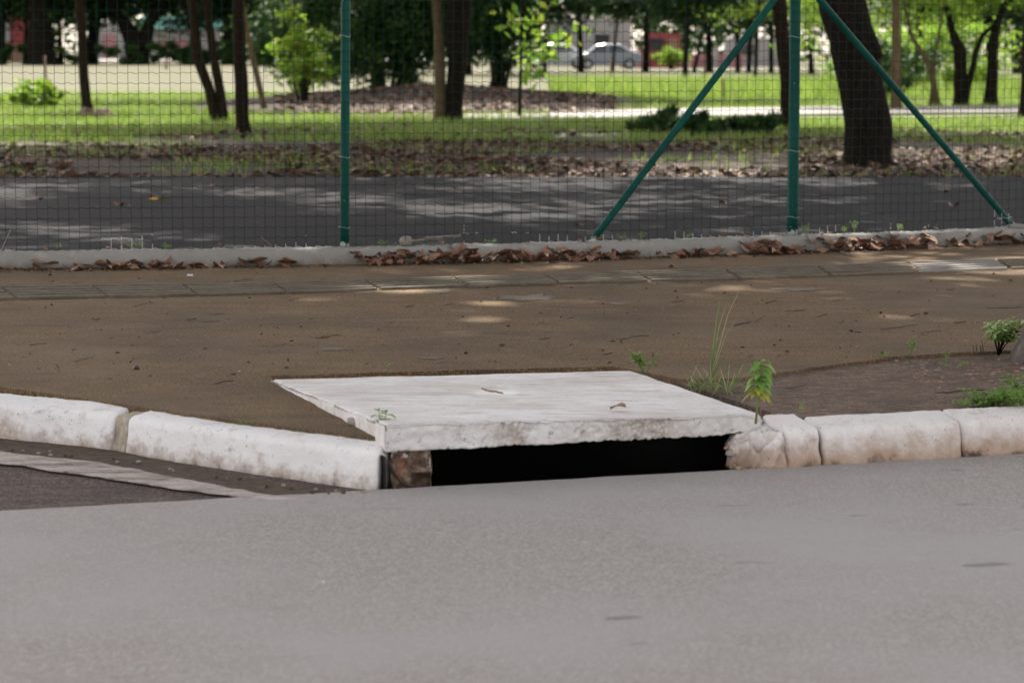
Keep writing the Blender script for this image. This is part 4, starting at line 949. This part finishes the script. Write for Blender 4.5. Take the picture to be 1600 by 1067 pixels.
for i, (a_, b_, n, lift) in enumerate(segs):
    sa, sb_ = F_at(a_, 0, ZP), F_at(b_, 0, ZP)
    for _ in range(n):
        d = abs(random.gauss(0, .055))+.012
        z = ZP+.012+max(0, (.07-d))*random.random()*(.9 if lift else .4)+lift*random.random()
        dleaf(FP(random.uniform(sa, sb_), -d, z), 'curled brown dry leaf in the drift against the foot of the fence kerb', 'dry leaves drifted against the fence kerb')
bits = []
for _ in range(2600):
    a_ = random.choice(segs); s_ = random.uniform(F_at(a_[0], 0, ZP), F_at(a_[1], 0, ZP)) if 0 else None
    t_ = random.random(); px_ = a_[0]+(a_[1]-a_[0])*t_; d = abs(random.gauss(0, .09))+.005
    x_ = np.interp(px_, [-60, 1620], [FP(F_at(-60, 0, ZP)).x if 0 else -2.55, 2.85]); q_ = Vector((x_, fy(x_)-d, ZP+.004)); bits.append(q_)
for _ in range(900):
    x_ = random.uniform(-2.6, 3.0); bits.append(Vector((x_, random.uniform(8.4, 12.6), ZP+.003)))
bits = [q for q in bits if not (-.8 < q.x < 1.0 and q.y < 8.75) and not (q.y < P(800+q.x/q.y*F, float(np.interp(800+q.x/q.y*F, [0, 600, 985, 1060, 1300, 1600], [604, 684, 577, 592, 570, 547])), ZP).y+.05)]
tag(leafcloud_mesh('leaf_crumbs', np.array([tuple(q) for q in bits]), .017*(.4+1.1*rng.random(len(bits))), M['litter'], None, .85, .5), 'crushed bits of dry leaf sprinkled over the pavement and the kerb foot', 'leaf crumbs', kind='stuff')
for px in (345, 640, 655, 672, 690, 860, 905, 935, 1125, 1160, 1265, 1285, 1300, 1445, 1465, 70, 85, 170, 185, 1590):
    dleaf(FP(F_at(px, .06, ZK), .05+random.uniform(-.02, .05), ZK+.012), 'small dry leaf lying on top of the fence kerb', 'dry leaves on top of the fence kerb', .6)
for px, py in ((185, 250+70), (240, 310), (205, 322), (330, 290), (400, 295), (620, 268+20), (1480, 300), (1490, 322), (60, 310), (720, 300), (1130, 318), (905, 352)):
    dleaf(P(px, py, .112), 'dark fallen leaf lying on the shaded park path', 'fallen leaves on the park path', 1.1, .15, 2)
m = MB(); p = P(247, 317, .105); o = bpy.data.objects.new('yellow_leaf', LM[3].copy()); o.data.materials[0] = M['yellow']; C.objects.link(o); o.location = p+Vector((0, 0, .02)); o.scale = (1.2, 1.2, 1); tag(o, 'yellow fallen leaf lying on the shaded park path', 'leaf')
dleaf(P(965, 642, .150)+Vector((0, 0, .014)), 'curled tan dry leaf lying on the drain cover slab', None, .95, .2, 7)
dleaf(P(1050, 418, ZP)+Vector((0, 0, .006)), 'lone orange brown leaf between the leaf drift and the ribbed tiles', None, .5, .2, 0)
dleaf(P(1085, 604, ZR)+Vector((0, 0, .012)), 'small pinkish dry leaf beside the grass tuft at the slab edge', None, .35, .3, 3)
# twigs
def twig(px, py, ln, ang, z=ZP, label='thin dark dry twig lying on the brown pavement', group='dry twigs scattered on the pavement', r=.0016, mat='twig', cat='twig'):
    p = P(px, py, z); m = MB(); n = 8; pts = []; r *= random.uniform(.55, 1.2)
    w = random.uniform(-1, 1)
    for i in range(n+1):
        u = i/n-.5; pts.append((u*ln, w*ln*.2*math.sin(u*4)+random.gauss(0, ln*.03), r+.003+.004*math.sin(u*3+w)))
    m.tube(pts, [r*.7]+[r]*(n-1)+[r*.45], 5)
    if random.random() < .4: a0 = Vector(pts[3]); m.tube([a0, a0+Vector((ln*.12, ln*.14*w, .003)), a0+Vector((ln*.2, ln*.2*w, .002))], r*.6, 5)
    o = m.build('twig', M[mat]); o.location = p; o.rotation_euler = (0, 0, ang); return tag(o, label, cat, group)
tw = [(513, 528, .08), (340, 492, .10), (330, 504, .08), (240, 520, .06), (505, 527, .05), (1000, 527, .10), (1185, 502, .13), (1160, 508, .09), (1205, 474, .05), (1245, 486, .09), (1285, 495, .05), (1315, 505, .06), (1405, 513, .14), (1430, 494, .06), (1455, 520, .09), (1572, 482, .11), (975, 530, .06), (130, 564, .07), (90, 575, .05), (350, 600, .06), (235, 588, .05), (300, 500, .04), (850, 530, .05), (700, 478, .04), (640, 480, .05), (460, 470, .06), (150, 500, .05), (1485, 454, .05), (1310, 470, .06), (1120, 556, .05), (1020, 556, .05), (950, 555, .03), (890, 498, .04), (60, 540, .06), (440, 540, .04), (1370, 425, .1), (1060, 472, .05), (220, 478, .08), (120, 443, .10), (380, 440, .10), (680, 436, .08), (1500, 505, .05)]
for px, py, ln in tw: twig(px, py, ln*random.uniform(.7, 1.4), random.gauss(.1, .6))
twig(1240, 607, .06, .05, ZR, 'dark twig on the rough concrete behind the cracked kerb piece', None)
twig(1500, 614, .16, .12, ZR, 'long dark twig on the rough concrete near the weed clump', None, .0022)
twig(768, 614, .20, -1.22, .158, 'bent grey and brown twig lying on the white slab', None, .0028, 'stake')
for px, py, w in ((500, 529, .09),): twig(px, py, w, -.4)
# sticks and stone on the fence kerb
pebble(FP(F_at(631, .07, ZK), .06, ZK), .032, M['stone'], 'rounded grey stone on the fence kerb right of the near post', 'stone', 'stone', seed=5, sq=.85)
for px, ln, a_, zz in ((660, .22, .1, .015), (690, .18, -.1, .03), (676, .12, .5, .03)):
    p = FP(F_at(px, .07, ZK), .06, ZK+zz); o = twig(0, 800, ln, a_, 0, 'grey stick lying on the fence kerb beside the rounded stone', 'sticks beside the stone', .0055, 'stone', 'stick'); o.location = p
o = twig(0, 800, .12, 0, 0, 'pale dry stalk leaning up from the fence kerb at the left edge', None, .0022, 'strip', 'stalk'); o.location = FP(F_at(8, .05, ZK), .0, ZK+.05); o.rotation_euler = (0, -1.05, .2)
o = twig(0, 800, .07, 0, 0, 'pale dry stalk leaning on the fence left of the near post', None, .002, 'strip', 'stalk'); o.location = FP(F_at(415, .05, ZK), .0, ZK+.03); o.rotation_euler = (0, .8, .2)
# tiny items
for i, (px, py, r) in enumerate(((213, 577, .011),)): pebble(P(px, py, ZP), r, M['seed'], 'dark reddish seed pod alone on the left pavement', 'seed pod', 'seed_pod', seed=2, sq=.7)
m = MB(); m.tube([(-.014, 0, 0), (.014, 0, 0)], .0045, 10); o = m.build('cigarette_butt', M['butt']); o.location = P(297, 432, ZP)+Vector((0, 0, .006)); o.rotation_euler = (0, 0, .1); tag(o, 'small white cigarette butt by the leaf drift at left', 'cigarette butt')
for i in range(70):
    px, py = random.uniform(0, 1600), random.uniform(440, 575)
    pebble(P(px, py, ZP), random.uniform(.002, .005), M['cement' if i % 3 else 'stone'], 'tiny pale pebble loose on the brown pavement', 'pebble', group='loose pebbles on the pavement', seed=i*.3)
for i in range(60):
    px = random.uniform(1400, 1600); py = random.uniform(562, 610)
    if py > 600-(px-1400)*.02 and px < 1450: continue
    pebble(P(px, py, ZR), random.uniform(.004, .009), M['cement' if i % 2 else 'dl3'], 'small stone chip in the gravelly patch near the street tree', 'stone chip', 'stone_chip', 'stone chips near the street tree', seed=i*.7, sq=.4)
for i in range(26):
    px = random.uniform(0, 560); yl_ = np.interp(px, [0, 190, 400, 560], [700, 722, 757, 776])
    pebble(P(px, yl_+random.uniform(-6, 4), zg+.008), random.uniform(.003, .008), M['cement' if i % 2 else 'dirt'], 'small crumb of concrete in the gutter dirt', 'crumb', 'concrete_crumb', 'crumbs in the gutter dirt', seed=i*.9, sq=.6)
pebble(P(505, 909, 0), .0028, M['butt'], 'single tiny pale stone on the grey road', seed=77)
# cement spills
def blot(px, py, wx, wy, label, ang=.1):
    p = P(px, py, ZP); n = 40; v = [(0, 0, .0042)]
    for i in range(n):
        a_ = 2*math.pi*i/n; r = 1+.75*nz(math.cos(a_)*1.2+px, math.sin(a_)*1.2, 0, 1.3)+.5*nz(math.cos(a_)*5, math.sin(a_)*5+px, 0, 1)
        x, y = wx*r*math.cos(a_), wy*r*math.sin(a_); v.append((x*math.cos(ang)-y*math.sin(ang), x*math.sin(ang)+y*math.cos(ang), .0015))
    m = MB(); m.add(v, [(0, i+1, (i+1) % n+1) for i in range(n)]); o = m.build('cement_spill', M['spill']); o.location = (p.x, p.y, ZP+.0005)
    tag(o, label, 'cement spill')
blot(822, 466, .13, .13, 'widest grey cement spill on the pavement, below the ribbed tiles')
blot(1245, 452, .12, .07, 'grey cement spill at the right, below the ribbed tiles')
blot(517, 546, .045, .05, 'small dark grey cement spill left of the slab back edge')
blot(675, 560, .035, .04, 'small grey cement spill behind the slab')
blot(690, 455, .06, .06, 'pale cement spill beside the shadow of the near post')
blot(965, 475, .04, .05, 'faint pale cement spill in the middle of the pavement')
# ------------------------------------------------------------------ weeds
def blade_leaf(m, base, d, L, w, droop=.5, n=4):
    d = Vector(d).normalized(); side = d.cross(Vector((0, 0, 1))); side = side.normalized() if side.length > .01 else Vector((1, 0, 0)); v = []
    for i in range(n+1):
        u = i/n; p = Vector(base)+d*L*u-Vector((0, 0, 1))*droop*L*u*u; ww = w*math.sin(math.pi*(.08+.92*u))**.8*.5
        if i == n: ww = w*.03
        v += [p-side*ww+Vector((0, 0, ww*.3)), p, p+side*ww+Vector((0, 0, ww*.3))]
    m.add(v, [(3*i+j, 3*i+j+1, 3*(i+1)+j+1, 3*(i+1)+j) for i in range(n) for j in range(2)])
def weed(loc, label, h, n, L, w, mat='weed', lean=(0, 0), name='weed', cat='weed', droop=.5, stems=1, spread=.0, mat2=None, ylow=0, group=None):
    t = thing(name, label, cat, loc, 0, group); ms = MB(); ml = MB(); my = MB()
    for s in range(stems):
        a = random.uniform(0, 6.28); ex = Vector((lean[0]+spread*math.cos(a)*random.random(), lean[1]+spread*math.sin(a)*random.random(), h*random.uniform(.7, 1)))
        pts = [Vector((0, 0, -.01)), ex*.35+Vector((0, 0, .02*h)), ex*.7, ex]
        ms.tube(pts, [h*.014+.0007, h*.012+.0006, h*.009+.0005, .0006], 5)
        for i in range(n):
            u = (i+1)/n*.85+.15; p = pts[1].lerp(pts[2], (u-.15)/.5) if u < .65 else pts[2].lerp(pts[3], (u-.65)/.35)
            aa = i*2.4+random.uniform(-.4, .4); d = (math.cos(aa), math.sin(aa), random.uniform(.2, .8))
            blade_leaf(my if (mat2 and u < ylow) else ml, p, d, L*random.uniform(.7, 1.1), w, droop)
    ms.build('stem', M['grasst'] if mat != 'weedpale' else M['bark'], t); ml.build('leaves', M[mat], t)
    if my.v: my.build('leaves', M[mat2], t)
    return t
def tuft(loc, label, h, n, spread=.5, mat='grasst', w=.0022, name='grass_tuft', cat='grass tuft', base=.02, group=None):
    m = MB()
    for i in range(n):
        a = random.uniform(0, 6.28); b = (random.gauss(0, base), random.gauss(0, base), 0); L = h*random.uniform(.4, 1)
        el = random.uniform(.35, 1.4); d = Vector((math.cos(a)*spread, math.sin(a)*spread, el)); 
        blade_leaf(m, b, d, L, w, random.uniform(.1, .6), 6)
    o = m.build(name, M[mat]); o.location = loc; return tag(o, label, cat, group)
q = P(596, 681, .12); q.z = .115
weed(q, 'small three leaved seedling growing in the joint between the kerb end and the slab', .088, 7, .034, .017, lean=(-.004, 0), stems=2, spread=.045)
weed(P(606, 583, ZP), 'tiny green sprig in the gap at the back of the slab', .03, 6, .013, .005, stems=2, spread=.02)
weed(P(1008, 583, ZP), 'feathery bright green weed at the back right corner of the slab', .07, 20, .028, .006, stems=6, spread=.08)
tuft(P(1118, 612, ZR), 'wispy grass tuft growing by the right side of the slab', .15, 120, .8, base=.04, w=.0028)
def stalks():
    b = P(1108, 596, ZR); m = MB()
    for tx, ty, bend, w in ((1130, 470, .0, .0022), (1140, 480, .02, .002), (1166, 457, .03, .0016), (1160, 500, .02, .0014), (1152, 545, .03, .0016), (1128, 520, 0, .002), (1185, 565, .03, .0014), (1118, 530, 0, .0024)):
        e = PD(tx, ty, b.y)-b
        pts = [Vector((0, 0, 0)), Vector((e.x*.25, 0, e.z*.35)), Vector((e.x*.5, .0, e.z*.75)), Vector((e.x*.8, .01, e.z*1.0)), Vector((e.x*1.1, .02, e.z*1.0-bend*.2))]
        m.tube(pts, [w, w, w*.8, w*.6, w*.3], 5)
    o = m.build('grass_stalk', M['grasst']); o.location = b; tag(o, 'tall thin grass stalks bending over behind the wispy tuft', 'grass stalks')
stalks()
b = P(1181, 662, .12); b.z = .13
weed(b, 'leafy plant with drooping green and yellow leaves standing at the slab right corner',   .215, 30, .052, .024, lean=(.020, 0), droop=.9, mat2='weedyel', ylow=.4, spread=.015)
tuft(P(1252, 640, ZR), 'single short grass sprout behind the cracked kerb piece', .05, 5, .15, 'weed', base=.006)
tuft(P(1382, 557, ZP), 'small grass tuft rooted in the pavement crack', .05, 26, 1.0, 'weed', base=.012)
weed(P(1422, 556, ZP), 'round leaved sprout with a reddish stem in the pavement crack', .06, 9, .022, .016, stems=2, spread=.03)
weed(P(1478, 566, ZR), 'small leafy weed below the pavement crack', .04, 9, .017, .007, stems=2, spread=.03)
weed(P(1492, 576, ZR), 'low pale weed in the gravelly patch', .025, 9, .018, .007, stems=3, spread=.06)
weed(P(1560, 551, ZP), 'bushy weed with pale edged leaves at the foot of the street tree', .115, 22, .040, .015, 'weedpale', stems=13, spread=.12, mat2='weed', ylow=.4)
tuft(P(1532, 552, ZP), 'dead dark stems left of the pale edged bushy weed', .075, 7, .2, 'dl2', .004, 'dead_weed', 'dead weed', .012)
for i, (px, py, h, st) in enumerate(((1590, 640, .05, 6), (1570, 634, .045, 6), (1550, 634, .04, 6), (1606, 625, .07, 7), (1535, 636, .02, 4))):
    weed(P(px, py, ZR), 'green weed in the clump behind the right end kerb stone', h*1.25, 14, .028, .010, stems=st+3, spread=.10, group='weeds clumped behind the right end kerb stone')
tuft(P(1585, 628, ZR), 'coarse grass in the weed clump at the right edge', .11, 60, .9, 'weed', .003, base=.04)
weed(P(1506, 637, ZR), 'weed hanging into the joint between the two right kerb stones', .025, 9, .02, .007, stems=4, spread=.06)
tuft(P(690, 765, 0)+Vector((0, .02, -.0)), 'single grass blade lying at the lip of the drain opening', .055, 2, 1.6, 'weed', .004, base=.004)
weed(P(570, 772, 0)+Vector((0, .03, -.02)), 'tiny clover like sprout at the foot of the left kerb end', .022, 8, .013, .009, stems=3, spread=.02)
tuft(P(385, 659, ZP), 'patch of green moss behind the long left kerb stone', .008, 60, 1.5, 'weed', .003, 'moss_patch', 'moss', .02)
for px, h in ((92, .03), (205, .03), (218, .025), (255, .02), (980, .03), (1003, .03), (1080, .02), (1270, .045), (1325, .03), (1342, .05), (1418, .035), (775, .015), (600, .02)):
    weed(FP(F_at(px, .06, ZK), .09, ZK-.002), 'little green weed sprouting on the fence kerb', h*1.3, 7, .02, .008, stems=3, spread=.05, group='weeds sprouting along the fence kerb')
tuft(FP(F_at(1015, 0, ZP), -.02, ZP), 'dry beige grass clump against the fence kerb right of the left brace', .06, 50, .5, 'strip', .002, base=.05)
